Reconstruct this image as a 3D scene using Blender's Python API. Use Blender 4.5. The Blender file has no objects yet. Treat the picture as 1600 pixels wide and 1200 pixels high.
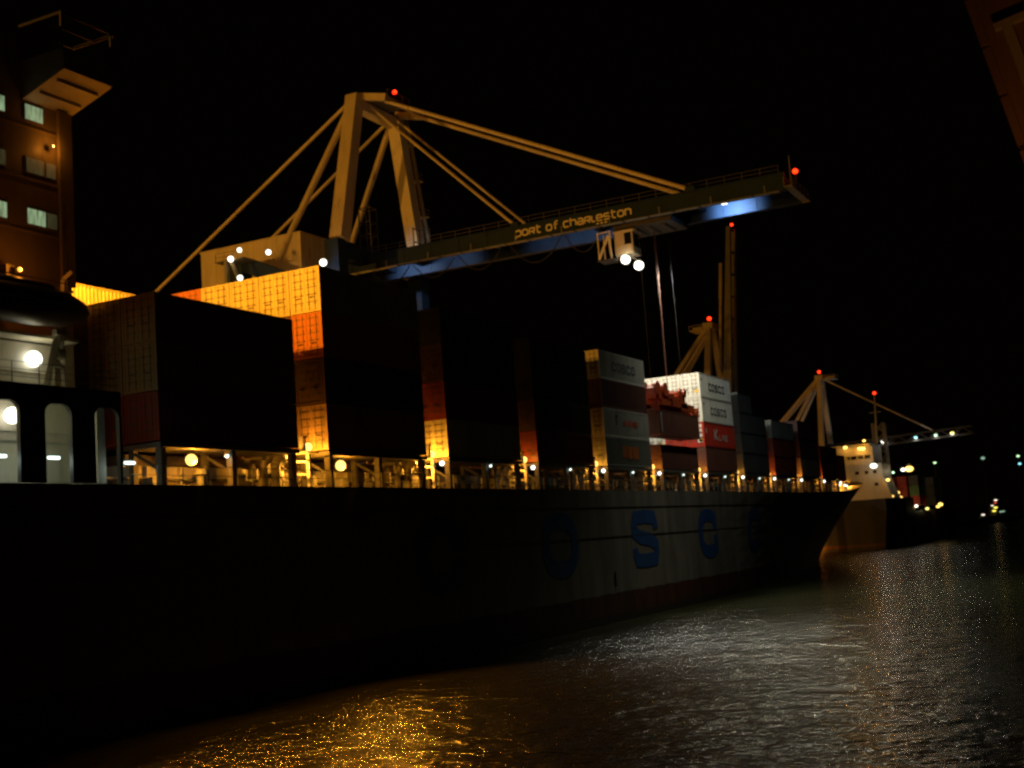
import bpy, math, random
from mathutils import Vector, Matrix
random.seed(7)
sc = bpy.context.scene
col = sc.collection
V = Vector

# ------------------------------------------------------------------ materials
def mat(name, c, rough=.55, metal=0., var=.25, scale=.6, bump=0., streak=False, rust=0., spec=.5):
    m = bpy.data.materials.new(name); m.use_nodes = True
    nt = m.node_tree; n = nt.nodes; l = nt.links; b = n['Principled BSDF']
    b.inputs['Roughness'].default_value = rough; b.inputs['Metallic'].default_value = metal
    b.inputs['Specular IOR Level'].default_value = spec
    tc = n.new('ShaderNodeTexCoord'); mp = n.new('ShaderNodeMapping')
    if streak: mp.inputs['Scale'].default_value = (1, 1, .18)
    l.new(tc.outputs['Object'], mp.inputs['Vector'])
    nz = n.new('ShaderNodeTexNoise'); nz.inputs['Scale'].default_value = scale
    nz.inputs['Detail'].default_value = 6; nz.inputs['Roughness'].default_value = .65
    l.new(mp.outputs['Vector'], nz.inputs['Vector'])
    rp = n.new('ShaderNodeValToRGB'); l.new(nz.outputs['Fac'], rp.inputs['Fac'])
    e = rp.color_ramp.elements
    e[0].position = .3; e[1].position = .7
    e[0].color = (*[x*(1-var) for x in c], 1); e[1].color = (*[min(1, x*(1+var*.5)) for x in c], 1)
    out = rp.outputs['Color']
    if rust > 0:
        nz2 = n.new('ShaderNodeTexNoise'); nz2.inputs['Scale'].default_value = scale*2.3
        nz2.inputs['Detail'].default_value = 8; nz2.inputs['Roughness'].default_value = .7
        l.new(mp.outputs['Vector'], nz2.inputs['Vector'])
        r2 = n.new('ShaderNodeValToRGB'); r2.color_ramp.elements[0].position = .62-rust*.1
        r2.color_ramp.elements[1].position = .7; l.new(nz2.outputs['Fac'], r2.inputs['Fac'])
        mx = n.new('ShaderNodeMix'); mx.data_type = 'RGBA'
        l.new(r2.outputs['Color'], mx.inputs[0]); l.new(out, mx.inputs[6])
        mx.inputs[7].default_value = (.12, .045, .02, 1); out = mx.outputs[2]
    l.new(out, b.inputs['Base Color'])
    if bump > 0:
        bp = n.new('ShaderNodeBump'); bp.inputs['Strength'].default_value = bump; bp.inputs['Distance'].default_value = .03
        l.new(nz.outputs['Fac'], bp.inputs['Height']); l.new(bp.outputs['Normal'], b.inputs['Normal'])
    return m

def glow(name, c, s):
    m = bpy.data.materials.new(name); m.use_nodes = True
    b = m.node_tree.nodes['Principled BSDF']
    b.inputs['Base Color'].default_value = (.5, .5, .5, 1)
    b.inputs['Emission Color'].default_value = (*c, 1); b.inputs['Emission Strength'].default_value = s
    m.cycles.emission_sampling = 'NONE'
    if 'window' in name:      # curtains: soft vertical folds behind the pane
        nt = m.node_tree; tc = nt.nodes.new('ShaderNodeTexCoord'); mp = nt.nodes.new('ShaderNodeMapping'); mp.inputs['Scale'].default_value = (7, 1, 1.2)
        nz = nt.nodes.new('ShaderNodeTexNoise'); nz.inputs['Scale'].default_value = 1.3; mr = nt.nodes.new('ShaderNodeMapRange')
        mr.inputs[1].default_value = .3; mr.inputs[2].default_value = .7; mr.inputs[3].default_value = .45*s; mr.inputs[4].default_value = 1.25*s
        nt.links.new(tc.outputs['Object'], mp.inputs[0]); nt.links.new(mp.outputs[0], nz.inputs['Vector']); nt.links.new(nz.outputs['Fac'], mr.inputs[0]); nt.links.new(mr.outputs[0], b.inputs['Emission Strength'])
    return m

M = dict(
    hull_white=mat('ship_white_paint', (.62, .58, .48), .5, rust=.25, streak=True, scale=.5),
    house=mat('house_cream_paint', (.6, .56, .45), .5, streak=True, scale=.4),
    wheelwall=mat('superstructure_paint', (.42, .33, .2), .5, rust=.15, streak=True, scale=.4),
    dark=mat('dark_steel', (.03, .028, .025), .6), deck=mat('deck_green_paint', (.07, .05, .035), .7, rust=.5),
    steel=mat('grey_steel', (.22, .22, .2), .5, rust=.4), bar_shade=mat('door_bar_and_rib_shade', (.10, .085, .06), .6), pillar=mat('pillar_paint', (.10, .095, .08), .6, rust=.3), rail=mat('rail_steel', (.2, .2, .18), .5),
    rope=mat('wire_rope', (.012, .011, .01), .45, scale=4),
    crane_white=mat('crane_white_paint', (.62, .55, .42), .45, streak=True, scale=.5, rust=.1),
    crane_blue=mat('crane_blue_paint', (.015, .034, .082), .65, scale=.5, spec=.15),
    letter_white=mat('letter_white_paint', (.85, .82, .74), .5, var=.1),
    letter_blue=mat('letter_blue_paint', (.010, .062, .22), .55, var=.2),
    letter_navy=mat('letter_dark_paint', (.012, .018, .04), .55),
    letter_orange=mat('letter_orange_paint', (.45, .11, .015), .55),
    letter_red=mat('letter_red_paint', (.4, .06, .02), .55),
    sticker=mat('yellow_sticker', (.8, .5, .05), .5, var=.05),
    spreader=mat('spreader_red_paint', (.30, .05, .013), .4, rust=.2),
    brown=mat('container_brown', (.115, .04, .028), .55, rust=.2, streak=True, scale=1.2),
    darkred=mat('container_dark_red', (.22, .035, .02), .5, rust=.2, streak=True, scale=1.2),
    red=mat('container_red', (.46, .035, .018), .45, streak=True, scale=1.2, var=.2),
    white=mat('container_white', (.66, .66, .58), .45, rust=.12, streak=True, scale=1.2, var=.18),
    cream=mat('container_cream', (.62, .58, .44), .5, rust=.2, streak=True, scale=1.2, var=.3),
    tan=mat('container_tan', (.34, .22, .13), .5, rust=.3, streak=True, scale=1.2),
    palegrey=mat('container_pale_grey', (.46, .46, .40), .5, rust=.12, streak=True, scale=1.2), umber=mat('container_umber', (.085, .05, .025), .55, rust=.2, streak=True, scale=1.2), olive=mat('container_olive', (.25, .20, .09), .55, rust=.25, streak=True, scale=1.2), grey=mat('container_grey', (.24, .25, .22), .5, rust=.15, streak=True, scale=1.2),
    darkgrey=mat('container_dark_grey', (.045, .05, .046), .5, rust=.2, streak=True, scale=1.2),
    blue=mat('container_blue', (.03, .07, .17), .5, rust=.15, streak=True, scale=1.2),
    green=mat('container_green', (.09, .22, .06), .5, rust=.15, streak=True, scale=1.2),
    orange=mat('container_orange', (.5, .15, .03), .5, rust=.2, streak=True, scale=1.2),
    concrete=mat('quay_concrete', (.25, .24, .22), .85, scale=.3, bump=.4),
    rubber=mat('black_rubber', (.015, .015, .015), .8),
    boat=mat('lifeboat_paint', (.06, .035, .02), .45), tug=mat('boat_dark_paint', (.05, .05, .06), .5),
    gable=mat('feeder_ship_dark_hull', (.02, .02, .025), .5, rust=.1),
    glass=mat('dark_glass', (.01, .012, .012), .1, var=.1),
    l_white=glow('lamp_white_glow', (1, .97, .8), 3), l_cool=glow('lamp_cool_glow', (.8, 1, .9), 2.2),
    l_amber=glow('lamp_amber_glow', (1, .6, .13), 2.6), l_red=glow('lamp_red_glow', (1, .022, .004), 4),
    l_green=glow('lamp_green_glow', (.55, 1, .6), 1.8), l_cyan=glow('lamp_cyan_glow', (.3, .95, 1), 1.6),
    l_farg=glow('far_lamp_green_glow', (.6, 1, .5), 1.8), l_farc=glow('far_lamp_cyan_glow', (.3, .9, 1), 1.5), l_farw=glow('far_lamp_white_glow', (1, .85, .7), 1.3), l_fary=glow('far_lamp_yellow_glow', (1, .85, .1), 1.5), l_farr=glow('far_lamp_red_glow', (1, .03, .02), 1.2),
    l_orange=glow('lamp_orange_glow', (1, .33, .03), 2.2),
    l_yellow=glow('lamp_yellow_glow', (1, .85, .2), 2), l_dim=glow('lamp_dim_glow', (.4, .7, .5), .6),
    w_lit=glow('lit_window', (.42, .62, .34), .5), w_half=glow('curtained_window', (.3, .36, .16), .07),
    w_dim=glow('dim_window', (.25, .3, .15), .04),
)

def hull_mat(name, upper, boot, zline):
    m = bpy.data.materials.new(name); m.use_nodes = True
    nt = m.node_tree; n = nt.nodes; l = nt.links; b = n['Principled BSDF']
    b.inputs['Roughness'].default_value = .5
    g = n.new('ShaderNodeNewGeometry'); s = n.new('ShaderNodeSeparateXYZ'); l.new(g.outputs['Position'], s.inputs[0])
    mp = n.new('ShaderNodeMapping'); mp.inputs['Scale'].default_value = (.35, .35, .08); l.new(g.outputs['Position'], mp.inputs[0])
    nz = n.new('ShaderNodeTexNoise'); nz.inputs['Scale'].default_value = 1.5; nz.inputs['Detail'].default_value = 8
    nz.inputs['Roughness'].default_value = .7; l.new(mp.outputs[0], nz.inputs['Vector'])
    def ramp(c0, c1):
        r = n.new('ShaderNodeValToRGB'); e = r.color_ramp.elements
        e[0].position = .35; e[1].position = .68; e[0].color = (*c0, 1); e[1].color = (*c1, 1)
        l.new(nz.outputs['Fac'], r.inputs['Fac']); return r.outputs['Color']
    u = ramp([x*.55 for x in upper], [x*1.12 for x in upper]); bo = ramp([x*.35 for x in boot], boot)
    nz3 = n.new('ShaderNodeTexNoise'); nz3.inputs['Scale'].default_value = .5; nz3.inputs['Detail'].default_value = 6
    l.new(g.outputs['Position'], nz3.inputs['Vector'])
    ad = n.new('ShaderNodeMath'); ad.operation = 'MULTIPLY_ADD'; ad.inputs[1].default_value = .5; l.new(nz3.outputs['Fac'], ad.inputs[0]); l.new(s.outputs['Z'], ad.inputs[2])
    ls = n.new('ShaderNodeMath'); ls.operation = 'LESS_THAN'; ls.inputs[1].default_value = zline+.25; l.new(ad.outputs[0], ls.inputs[0])
    mx = n.new('ShaderNodeMix'); mx.data_type = 'RGBA'; l.new(ls.outputs[0], mx.inputs[0]); l.new(u, mx.inputs[6]); l.new(bo, mx.inputs[7])
    # scum line just above the water
    l2 = n.new('ShaderNodeMath'); l2.operation = 'LESS_THAN'; l2.inputs[1].default_value = 1.0; l.new(ad.outputs[0], l2.inputs[0])
    m2 = n.new('ShaderNodeMix'); m2.data_type = 'RGBA'; l.new(l2.outputs[0], m2.inputs[0]); l.new(mx.outputs[2], m2.inputs[6]); m2.inputs[7].default_value = (.03, .022, .014, 1)
    l.new(m2.outputs[2], b.inputs['Base Color'])
    return m
M['hull'] = hull_mat('grey_hull_paint', (.19, .18, .15), (.09, .028, .014), 2.7)
M['hull2'] = hull_mat('dark_hull_paint', (.03, .03, .035), (.16, .05, .02), 1.5)

# ------------------------------------------------------------------ mesh building
ORG = {}
class MB:
    def __init__(s): s.v = []; s.f = []; s.m = []; s.k = 0
    def add(s, vs, fs):
        o = len(s.v); s.v += [tuple(x) for x in vs]; s.f += [tuple(i+o for i in f) for f in fs]; s.m += [s.k]*len(fs); return s
    def box(s, x0, x1, y0, y1, z0, z1):
        return s.add([(x0,y0,z0),(x1,y0,z0),(x1,y1,z0),(x0,y1,z0),(x0,y0,z1),(x1,y0,z1),(x1,y1,z1),(x0,y1,z1)],
                     [(3,2,1,0),(4,5,6,7),(0,1,5,4),(1,2,6,5),(2,3,7,6),(3,0,4,7)])
    def beam(s, a, b, w, h=None, up=(0,0,1), w2=None, h2=None):
        a = V(a); b = V(b); h = h or w; w2 = w2 or w; h2 = h2 or h; d = (b-a).normalized(); u = V(up)
        if abs(d.dot(u)) > .98: u = V((0,1,0))
        r = d.cross(u).normalized(); u = r.cross(d)
        vs = []
        for p, ww, hh in ((a, w, h), (b, w2, h2)):
            for i, j in ((-1,-1),(1,-1),(1,1),(-1,1)): vs.append(p+r*i*ww/2+u*j*hh/2)
        return s.add(vs, [(0,1,2,3),(7,6,5,4),(0,4,5,1),(1,5,6,2),(2,6,7,3),(3,7,4,0)])
    def cyl(s, a, b, r0, r1=None, n=10):
        a = V(a); b = V(b); r1 = r0 if r1 is None else r1; d = (b-a).normalized()
        u = V((0,0,1)) if abs(d.z) < .95 else V((1,0,0)); x = d.cross(u).normalized(); y = x.cross(d)
        vs = []
        for p, r in ((a, r0), (b, r1)):
            for i in range(n): t = 2*math.pi*i/n; vs.append(p+x*r*math.cos(t)+y*r*math.sin(t))
        fs = [(i, (i+1) % n, n+(i+1) % n, n+i) for i in range(n)] + [tuple(range(n))[::-1], tuple(range(n, 2*n))]
        return s.add(vs, fs)
    def tube(s, pts, r, n=6):
        for a, b in zip(pts[:-1], pts[1:]): s.cyl(a, b, r, r, n)
        return s
    def ball(s, c, r, n=10, k=6, sx=1, sy=1, sz=1):
        vs = [(c[0], c[1], c[2]+r*sz)]
        for j in range(1, k):
            ph = math.pi*j/k
            for i in range(n):
                t = 2*math.pi*i/n; vs.append((c[0]+r*sx*math.sin(ph)*math.cos(t), c[1]+r*sy*math.sin(ph)*math.sin(t), c[2]+r*sz*math.cos(ph)))
        vs.append((c[0], c[1], c[2]-r*sz)); fs = []
        for i in range(n):
            fs.append((0, 1+i, 1+(i+1) % n)); e = 1+(k-2)*n; fs.append((len(vs)-1, e+(i+1) % n, e+i))
            for j in range(k-2): a = 1+j*n; fs.append((a+i, a+n+i, a+n+(i+1) % n, a+(i+1) % n))
        return s.add(vs, fs)
    def lathe_x(s, prof, cy, cz, n=14, sq=1.):
        vs = []
        for x, r in prof:
            for i in range(n): t = 2*math.pi*i/n; vs.append((x, cy+r*math.cos(t), cz+r*sq*math.sin(t)))
        fs = [(j*n+i, j*n+(i+1) % n, (j+1)*n+(i+1) % n, (j+1)*n+i) for j in range(len(prof)-1) for i in range(n)]
        fs += [tuple(range(n))[::-1], tuple(range((len(prof)-1)*n, len(prof)*n))]
        return s.add(vs, fs)
    def build(s, name, mats, parent=None, smooth=False, mesh_only=False):
        me = bpy.data.meshes.new(name)
        o0 = ORG.get(parent, V((0,0,0))) if parent else V((0,0,0))
        me.from_pydata([tuple(V(v)-o0) for v in s.v], [], s.f)
        for q in (mats if isinstance(mats, (list, tuple)) else [mats]): me.materials.append(q)
        if any(s.m): me.polygons.foreach_set('material_index', s.m)
        if smooth: me.polygons.foreach_set('use_smooth', [True]*len(me.polygons))
        me.update()
        if mesh_only: return me
        o = bpy.data.objects.new(name, me); col.objects.link(o)
        if parent: o.parent = parent; ORG[o] = o0
        return o

def tag(o, label=None, cat=None, group=None, kind=None):
    if label: o['label'] = label
    if cat: o['category'] = cat
    if group: o['group'] = group
    if kind: o['kind'] = kind
    return o
def thing(name, loc, label, cat, group=None):
    o = bpy.data.objects.new(name, None); o.empty_display_size = .5; col.objects.link(o); o.location = loc; ORG[o] = V(loc)
    return tag(o, label, cat, group)
SPILL = 1.0
def light(parent, loc, power, c, r=.15, spot=None, ang=120, blend=.5, name='lamp_light'):
    L = bpy.data.lights.new(name, 'SPOT' if spot else 'POINT'); L.energy = power*SPILL; L.color = c; L.shadow_soft_size = r
    o = bpy.data.objects.new(name, L); col.objects.link(o)
    o.location = V(loc)-ORG.get(parent, V((0,0,0)))
    if parent: o.parent = parent
    if spot:
        L.spot_size = math.radians(ang); L.spot_blend = blend
        o.rotation_euler = V(spot).to_track_quat('-Z', 'Y').to_euler()
    return o
AMB = (1, .40, .035); WHT = (1, .95, .78); COOL = (.80, 1, .9)

# strokes for painted letters: list of polylines -> flat ribbon quads in (u, v)
def ribbon(mb, pts, w, fn, closed=False, sub=1):
    P = [V((p[0], p[1])) for p in pts]
    if sub > 1:
        Q = []; n = len(P)
        for i in range(n if closed else n-1):
            for k in range(sub): Q.append(P[i].lerp(P[(i+1) % n], k/sub))
        if not closed: Q.append(P[-1])
        P = Q
    n = len(P); L = []; R = []
    for i in range(n):
        a = P[(i-1) % n] if (closed or i > 0) else None; b = P[(i+1) % n] if (closed or i < n-1) else None
        d0 = (P[i]-a).normalized() if a is not None else None; d1 = (b-P[i]).normalized() if b is not None else None
        if d0 is None: d0 = d1
        if d1 is None: d1 = d0
        t = (d0+d1); t = t.normalized() if t.length > 1e-6 else d0
        nn = V((-t.y, t.x)); k = w/2/max(.5, nn.dot(V((-d0.y, d0.x))))
        L.append(P[i]+nn*k); R.append(P[i]-nn*k)
    vs = [fn(*p) for p in L]+[fn(*p) for p in R]
    fs = [(i, (i+1) % n, n+(i+1) % n, n+i) for i in range(n if closed else n-1)]
    mb.add(vs, fs)
GL = dict(
    p=[([(.0,.2),(.2,0),(.8,0),(1,.2),(1,.8),(.8,1),(.2,1),(0,.8)], 1), ([(0,.8),(0,-.4)], 0)],
    o=[([(.0,.2),(.2,0),(.8,0),(1,.2),(1,.8),(.8,1),(.2,1),(0,.8)], 1)],
    r=[([(0,0),(0,.8),(.2,1),(1,1),(1,.45),(0,.45)], 0), ([(.45,.45),(1,0)], 0)],
    t=[([(.25,1.4),(.25,.2),(.45,0),(.85,0)], 0), ([(0,1),(.85,1)], 0)],
    f=[([(.35,0),(.35,1.2),(.55,1.4),(.9,1.4)], 0), ([(.1,.9),(.8,.9)], 0)],
    c=[([(1,1),(.2,1),(0,.8),(0,.2),(.2,0),(1,0)], 0)],
    h=[([(0,1.4),(0,0)], 0), ([(0,1),(.8,1),(1,.8),(1,0)], 0)],
    a=[([(.1,1),(.8,1),(1,.8),(1,0),(.2,0),(0,.2),(0,.5),(1,.5)], 0)],
    l=[([(0,1),(0,.2),(.2,0),(.6,0)], 0)],
    e=[([(1,0),(.2,0),(0,.2),(0,.8),(.2,1),(.8,1),(1,.8),(1,.5),(0,.5)], 0)],
    s=[([(1,1),(.2,1),(0,.8),(0,.62),(.2,.5),(.8,.5),(1,.38),(1,.2),(.8,0),(0,0)], 0)],
    n=[([(0,0),(0,1),(.8,1),(1,.8),(1,0)], 0)],
    C=[([(1,.7),(1,.85),(.8,1),(.2,1),(0,.85),(0,.15),(.2,0),(.8,0),(1,.15),(1,.3)], 0)],
    O=[([(0,.15),(.2,0),(.8,0),(1,.15),(1,.85),(.8,1),(.2,1),(0,.85)], 1)],
    S=[([(1,.72),(1,.88),(.8,1),(.2,1),(0,.85),(0,.66),(.2,.53),(.8,.47),(1,.34),(1,.15),(.8,0),(.2,0),(0,.12),(0,.28)], 0)],
    K=[([(0,0),(0,1)], 0), ([(1,1),(.15,.45),(1,0)], 0)], L=[([(0,1),(0,0),(.9,0)], 0)], I=[([(.3,0),(.3,1)], 0)],
    N=[([(0,0),(0,1),(1,0),(1,1)], 0)], E=[([(1,1),(0,1),(0,0),(1,0)], 0), ([(0,.5),(.8,.5)], 0)],
    T=[([(0,1),(1,1)], 0), ([(.5,1),(.5,0)], 0)], U=[([(0,1),(0,.15),(.2,0),(.8,0),(1,.15),(1,1)], 0)],
    A=[([(0,0),(.5,1),(1,0)], 0), ([(.2,.35),(.8,.35)], 0)], X=[([(0,0),(1,1)], 0), ([(0,1),(1,0)], 0)],
    P=[([(0,0),(0,1),(1,1),(1,.45),(0,.45)], 0)], R=[([(0,0),(0,1),(1,1),(1,.5),(0,.5)], 0), ([(.5,.5),(1,0)], 0)],
)
def write(mb, text, fn, w, h, gap, stroke):
    x = 0
    for ch in text:
        if ch == ' ': x += w*.75; continue
        ww = {'l': .6, 'I': .6, 't': .95, 'f': .9}.get(ch, 1)
        for pts, cl in GL[ch]: ribbon(mb, [(x+p[0]*w, p[1]*h) for p in pts], stroke, fn, cl)
        x += w*ww+gap

# ------------------------------------------------------------------ camera, world
R_ = V((0.45552164, -0.88725134, -0.0726987)); U_ = V((-0.07966484, -0.12196345, 0.98933232)); F_ = V((0.886653, 0.44487095, 0.12623973))
cam = bpy.data.cameras.new('camera'); co = bpy.data.objects.new('camera', cam); col.objects.link(co)
m4 = Matrix.Identity(4)
for i in range(3): m4[i][0] = R_[i]; m4[i][1] = U_[i]; m4[i][2] = -F_[i]
m4[2][3] = 8.0; co.matrix_world = m4
cam.sensor_width = 36; cam.lens = 43.96; cam.clip_end = 8000; cam.clip_start = .1
sc.camera = co
wd = bpy.data.worlds.new('World'); sc.world = wd; wd.use_nodes = True
bg = wd.node_tree.nodes['Background']; bg.inputs[0].default_value = (1, .62, .3, 1); bg.inputs[1].default_value = .0006
sc.view_settings.view_transform = 'Standard'; sc.view_settings.look = 'None'
sc.view_settings.exposure = 0; sc.view_settings.gamma = 1
sc.render.engine = 'CYCLES'
sc.cycles.use_denoising = True
sc.cycles.denoising_prefilter = 'NONE'
sc.cycles.use_adaptive_sampling = False
sc.cycles.use_light_tree = True
sc.cycles.filter_width = 2.6
sc.cycles.max_bounces = 5; sc.cycles.diffuse_bounces = 2; sc.cycles.glossy_bounces = 3
sc.cycles.sample_clamp_indirect = 3; sc.cycles.caustics_reflective = False; sc.cycles.caustics_refractive = False

# ------------------------------------------------------------------ setting: water, quay
def water_mat():
    m = bpy.data.materials.new('harbour_water'); m.use_nodes = True
    nt = m.node_tree; n = nt.nodes; l = nt.links; b = n['Principled BSDF']
    b.inputs['Base Color'].default_value = (.018, .020, .009, 1)
    b.inputs['Roughness'].default_value = .18; b.inputs['IOR'].default_value = 1.33
    g = n.new('ShaderNodeNewGeometry')
    def wv(scale, rot, sy, det):
        mp = n.new('ShaderNodeMapping'); mp.inputs['Rotation'].default_value = (0, 0, rot); mp.inputs['Scale'].default_value = (1, sy, 1)
        l.new(g.outputs['Position'], mp.inputs[0])
        z = n.new('ShaderNodeTexNoise'); z.inputs['Scale'].default_value = scale; z.inputs['Detail'].default_value = det
        z.inputs['Roughness'].default_value = .55; l.new(mp.outputs[0], z.inputs['Vector']); return z.outputs['Fac']
    def mad(a, k, c=None):
        q = n.new('ShaderNodeMath'); q.operation = 'MULTIPLY_ADD'; l.new(a, q.inputs[0]); q.inputs[1].default_value = k
        if c is None: q.inputs[2].default_value = 0
        else: l.new(c, q.inputs[2])
        return q.outputs[0]
    h = mad(wv(.25, .5, .5, 1), .6); h = mad(wv(.95, .35, .55, 3), .58, h); h = mad(wv(2.8, .6, .6, 3), .17, h)
    bp = n.new('ShaderNodeBump'); bp.inputs['Strength'].default_value = 1; bp.inputs['Distance'].default_value = .8
    l.new(h, bp.inputs['Height']); l.new(bp.outputs['Normal'], b.inputs['Normal'])
    return m
M['water'] = water_mat()
tag(MB().add([(-600,-4000,0),(6000,-4000,0),(6000,4000,0),(-600,4000,0)], [(0,1,2,3)]).build('water', M['water']), kind='structure')
tag(MB().box(-400, 1500, 82, 900, -6, 3).build('quay', M['concrete']), kind='structure')

# ------------------------------------------------------------------ the container ship
X0, PITCH, L40, Y0, ZB = 50.63, 15.333, 12.19, 46.54, 14.8
def bx(i): return X0+PITCH*i
def interp(t, x):
    if x <= t[0][0]: return t[0][1]
    for (a, b), (c, d) in zip(t[:-1], t[1:]):
        if x <= c: return b+(d-b)*(x-a)/(c-a)
    return t[-1][1]
CY = 62.5
YD = [(-60,46),(210,46),(222,46.5),(235,48.2),(248,50.1),(258,52),(270,55.4),(280,59.2),(284.5,61.2),(287,62.5)]
YW = [(-60,46),(142,46),(155,46.5),(175,48.8),(200,51.9),(225,56),(245,59.4),(258,62.5),(290,71)]
ZD = [(-60,12.38),(195,12.38),(215,12.7),(235,13.5),(255,14.8),(287,16.6)]
def hullY(X, Z):
    t = max(0, min(1, Z/interp(ZD, X)))**1.25
    return min(CY, interp(YW, X)*(1-t)+interp(YD, X)*t)
ship = thing('container_ship', (100, CY, 0), 'long grey container ship with big blue hull letters moored along the quay under the crane', 'ship')
mb = MB(); xs = [-60, 0, 30, 60, 90, 120, 142, 150, 158, 166, 174, 182, 190, 198, 206, 214, 222, 230, 238, 246, 254, 258, 262, 266, 270, 274, 278, 281, 284, 286, 287]
fr = [-.28, 0, .08, .16, .25, .4, .55, .7, .85, 1.0]
ring = []
for X in xs:
    d = interp(ZD, X); zm = -9
    if X > 257:
        zm = 0
        while zm < d-.05 and hullY(X, zm) > CY-.02: zm += .05
    r = [(X, hullY(X, max(f*d, zm)), max(f*d, zm)) for f in fr]; r += [(X, 2*CY-y, z) for _, y, z in reversed(r)]; ring.append(r)
n = len(ring[0]); vs = [q for r in ring for q in r]
fs = [(i*n+j, (i+1)*n+j, (i+1)*n+j+1, i*n+j+1) for i in range(len(xs)-1) for j in range(n-1)] + [tuple(range(n))]
mb.add(vs, fs); hull = mb.build('hull', M['hull'], ship, smooth=False)
# plate seams standing proud of the hull side
mb = MB()
for z in (10.75, 7.95):
    for a in range(-60, 210, 10):
        mb.beam((a, hullY(a, z)-.02, z), (a+10, hullY(a+10, z)-.02, z), .05, .06)
mb.beam((110.3, 45.97, 3.3), (110.3, 45.97, 4.7), .06, .16)
mb.build('plate_seam', M['dark'], ship)
# blue letters
def onhull(X0_):
    return lambda u, v: (X0_+u, hullY(X0_+u, 4.75+v)-.035, 4.75+v)
def oval(w, h, s, n=40):
    p = 2.6; o = []
    for i in range(n):
        t = 2*math.pi*i/n; c, q = math.cos(t), math.sin(t)
        o.append((w/2+(w-s)/2*math.copysign(abs(c)**(2/p), c), h/2+(h-s)/2*math.copysign(abs(q)**(2/p), q)))
    return o
W_, H_, S_ = 7.3, 5.6, 1.42
O_ = oval(W_, H_, S_)
C_ = [(O_[5][0]+.05, O_[5][1]-1.3), O_[5]]+O_[6:35]+[O_[35], (O_[35][0]+.05, O_[35][1]+1.3)]
S__ = [(W_-S_/2+.05, H_*.66), (W_-S_/2, H_*.76), (W_-S_*.75, H_-S_*.5), (W_*.5, H_-S_*.42), (S_*.8, H_-S_*.5), (S_*.5, H_*.74), (S_*.55, H_*.62),
       (W_*.3, H_*.53), (W_*.5, H_*.5), (W_*.7, H_*.47), (W_-S_*.55, H_*.38), (W_-S_*.5, H_*.26), (W_-S_*.8, S_*.5), (W_*.5, S_*.42), (S_*.75, S_*.5), (S_*.5, H_*.24), (S_*.5-.05, H_*.34)]
for X, g in ((74.9, 'C'), (95.1, 'O'), (115.4, 'S'), (135.6, 'C'), (155.7, 'O')):
    mb = MB()
    if g == 'O': ribbon(mb, O_, S_, onhull(X), True)
    elif g == 'C': ribbon(mb, C_, S_, onhull(X))
    else: ribbon(mb, S__, S_*.95, onhull(X), False, 2)
    mb.build('hull_letter', M['letter_blue'], hull)

# superstructure
mb = MB().box(26, 47.2, 49, 76, 12.4, 35.6)
sup = mb.build('superstructure', M['wheelwall'], ship)
mb = MB()
for z in (17.2, 19.9, 22.65, 25.4, 28.15, 30.9):
    mb.box(26, 47.26, 48.93, 48.997, z, z+.12)
mb.build('deck_edge', M['wheelwall'], sup)
MB().box(46.35, 47.23, 48.72, 48.925, 22.9, 32.3).build('pilaster', M['wheelwall'], sup)
k = 0
for z, kinds in ((31.36, ['w_lit', 'w_lit']), (28.55, ['w_half', 'w_half']), (25.85, ['w_lit', 'w_lit'])):
    for j, x in enumerate((44.35, 41.9)):
        x1 = x+1.12
        f = MB().box(x-.08, x1+.08, 48.94, 48.985, z-.08, z+.86).build('window', M['wheelwall'], sup)
        MB().box(x, x1, 48.915, 48.938, z, z+.78).build('pane', M[kinds[j]], sup)
    if z < 31:
        x = 45.62
        f = MB().box(x-.06, x+.68, 48.94, 48.985, z-.06, z+.84).build('window', M['wheelwall'], sup)
        MB().box(x, x+.62, 48.915, 48.938, z, z+.78).build('pane', M['w_half'], sup)
# bridge wing with sloping soffit, parapet and canopy
mb = MB()
sec = [(48.99, 32.35), (46.0, 33.27), (46.0, 34.25), (46.12, 34.25), (46.12, 33.45), (48.99, 33.45)]
n = len(sec); vs = [(44.2, y, z) for y, z in sec]+[(47.5, y, z) for y, z in sec]
mb.add(vs, [(i, (i+1) % n, n+(i+1) % n, n+i) for i in range(n)]+[(0,1,2,3,4,5)[::-1], tuple(range(6, 12))])
mb.box(44.2, 44.32, 46.12, 48.95, 33.47, 34.4).box(47.38, 47.5, 46.12, 48.95, 33.47, 34.25)
for y in (46.8, 48.0): mb.beam((44.5, y, 33.27-(y-46)*.3075-.09), (47.2, y, 33.27-(y-46)*.3075-.09), .1, .16)
wing = mb.build('bridge_wing', M['house'], ship)
mb = MB()
for x in (44.1, 47.7): mb.beam((x, 45.95, 36.2), (x, 48.95, 36.2), .1, .14)
for y in (46, 47.4, 48.9): mb.beam((44.16, y, 36.2), (47.64, y, 36.2), .08, .1)
mb.build('canopy_frame', M['dark'], ship)
MB().box(44.02, 44.1, 45.95, 46.03, 34.26, 36.18).box(47.4, 47.48, 45.95, 46.03, 34.26, 36.18).box(46.6, 46.7, 48.7, 48.8, 23, 24.6).build('stanchion', M['rail'], ship)
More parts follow.
